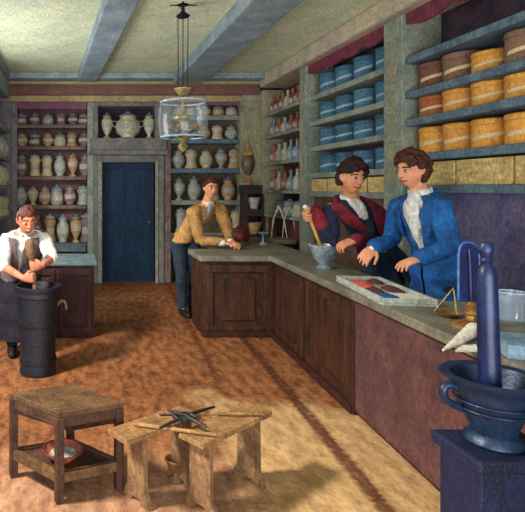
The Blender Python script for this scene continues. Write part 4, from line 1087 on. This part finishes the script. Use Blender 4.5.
solid('cravat', g, M_cravat, r, .006, 2)
for s in 'LR': cuff(P, s, M_white, r, .88, 1.0, .044)

# --- the youth pounding at the floor mortar
P = dict(hip=V((-.56, 4.98, .76)), neck=V((-.50, 4.78, 1.175)), fwd=V((.15, -1, 0)),
         shR=V((-.665, 4.80, 1.11)), shL=V((-.335, 4.77, 1.11)),
         elR=V((-.70, 4.66, .88)), elL=V((-.25, 4.66, .945)))
legs(P, toe=(.1, -1, 0), sep=.09)
g1 = lb_ + ld * .50; g2 = lb_ + ld * .66
grip(P, 'R', g1, -ld, (.9, -.45, -.1), -1, .022, 1.0)
grip(P, 'L', g2, ld, (-.9, -.45, -.1), 1, .022, 1.0); P['hk'] = 1.0
h = Head(W(27, 220.5, 4.66), (.33, -.88, -.34), -.05, 1.08)
r = thing('person', 'youth in a vest and white rolled sleeves pounding in the floor mortar', 'person', (-.56, 4.98, 0))
M_brow = M_hairred
build_body(r, P, h, M_skinred)
hair_curly(h, M_hairred, r, 4, .014, .07, -.04, 300, .0, lift=.8)
trousers(r, P, M_trouser); shoes(r, P)
sg = G(); add_torso(sg, P, .004, .0, .97)
for s in 'LR': sleeve(sg, P, s, (.05, .068, .068, .06, .058, .055), .1)
shirt = solid('shirt', sg, M_white, r, .008, 3, .010, 9)
for s in 'LR':
    e, w, shd = P['el' + s], P['wr' + s], P['sh' + s]
    solid('rolled_cuff', G().limb([e * .8 + shd * .2, e + (w - e) * .08], [.066, .062], 16, 0), M_white, shirt, .007, 2, .006, 14)
vg = G(); add_torso(vg, P, .026, -.05, .96, kx=1.04, gap=lambda t: .06 + .34 * max(0, t - .45)); solid('vest', vg, M_vest, r, .008, 3, .006, 8)
lat, fw, sp = frame(P)
g = G(); nk = P['neck'] + sp * .01
g.limb([nk + (lat * math.sin(a) * .06 + fw * (math.cos(a) * .06)) for a in [2 * PI * q / 12 for q in range(13)]], [.02] * 13, 10, 0)
for k in (1, -1): g.limb([nk + fw * .06 + lat * .015 * k, nk + fw * .085 + lat * .05 * k - sp * .07], [.018, .012], 10)
solid('collar', g, M_white, r, .006, 2)
g = G(); rs = []
for z, a_, b_ in ((.80, .19, .14), (.6, .22, .17), (.35, .24, .19), (.15, .25, .2)):
    c0 = V((P['hip'].x, P['hip'].y + .0, z)); A = [-1.35 + 2.7 * k / 16 for k in range(17)]
    rs.append([c0 + lat * (a_ * math.sin(q)) + V((0, -1, 0)) * (b_ * math.cos(q)) for q in A] + [c0 + lat * ((a_ - .016) * math.sin(q)) + V((0, -1, 0)) * ((b_ - .016) * math.cos(q)) for q in A[::-1]])
solid('apron', g.rings(rs), M_apron, r, .008, 2, .012, 7)

# ------------------------------------------------------------------ light and camera
w = bpy.data.worlds.new('daylight'); SC.world = w; w.use_nodes = True
bg = w.node_tree.nodes['Background']; bg.inputs[0].default_value = (.84, .92, 1.0, 1); bg.inputs[1].default_value = .9
def area(name, loc, target, sx, sy, power, col):
    d = bpy.data.lights.new(name, 'AREA'); d.shape = 'RECTANGLE'; d.size = sx; d.size_y = sy; d.energy = power; d.color = col
    o = bpy.data.objects.new(name, d); COL.objects.link(o); o.location = loc
    o.rotation_euler = (V(target) - V(loc)).to_track_quat('-Z', 'Y').to_euler()
    return o
area('window_daylight', (-2.7, 2.15, 3.6), (1.1, 3.0, .2), .55, .55, 460, (1.0, .95, .86))
area('front_fill_light', (.6, -1.6, .95), (1.0, 6, 3.7), 4.0, 1.8, 200, (.95, .98, 1.0))  # added fill behind the camera, tilted up to brighten the ceiling
area('back_fill_light', (-1.62, 5.7, 2.0), (1.5, 6.8, 2.4), 1.5, 1.6, 60, (.95, .97, 1.0))  # added fill at the second opening, brightens the back of the room

cd = bpy.data.cameras.new('camera'); cam = bpy.data.objects.new('camera', cd); COL.objects.link(cam)
cam.location = (0, 0, CAMZ); cam.rotation_euler = (PI / 2, 0, 0)
cd.sensor_fit = 'HORIZONTAL'; cd.sensor_width = 36; cd.lens = 520 / 525 * 36
cd.shift_x = (262.5 - 80) / 525; cd.shift_y = (188 - 256) / 525; cd.clip_start = .05
SC.camera = cam
SC.view_settings.view_transform = 'Standard'; SC.view_settings.look = 'None'; SC.view_settings.gamma = 1
SC.view_settings.use_curve_mapping = False; SC.view_settings.exposure = .2
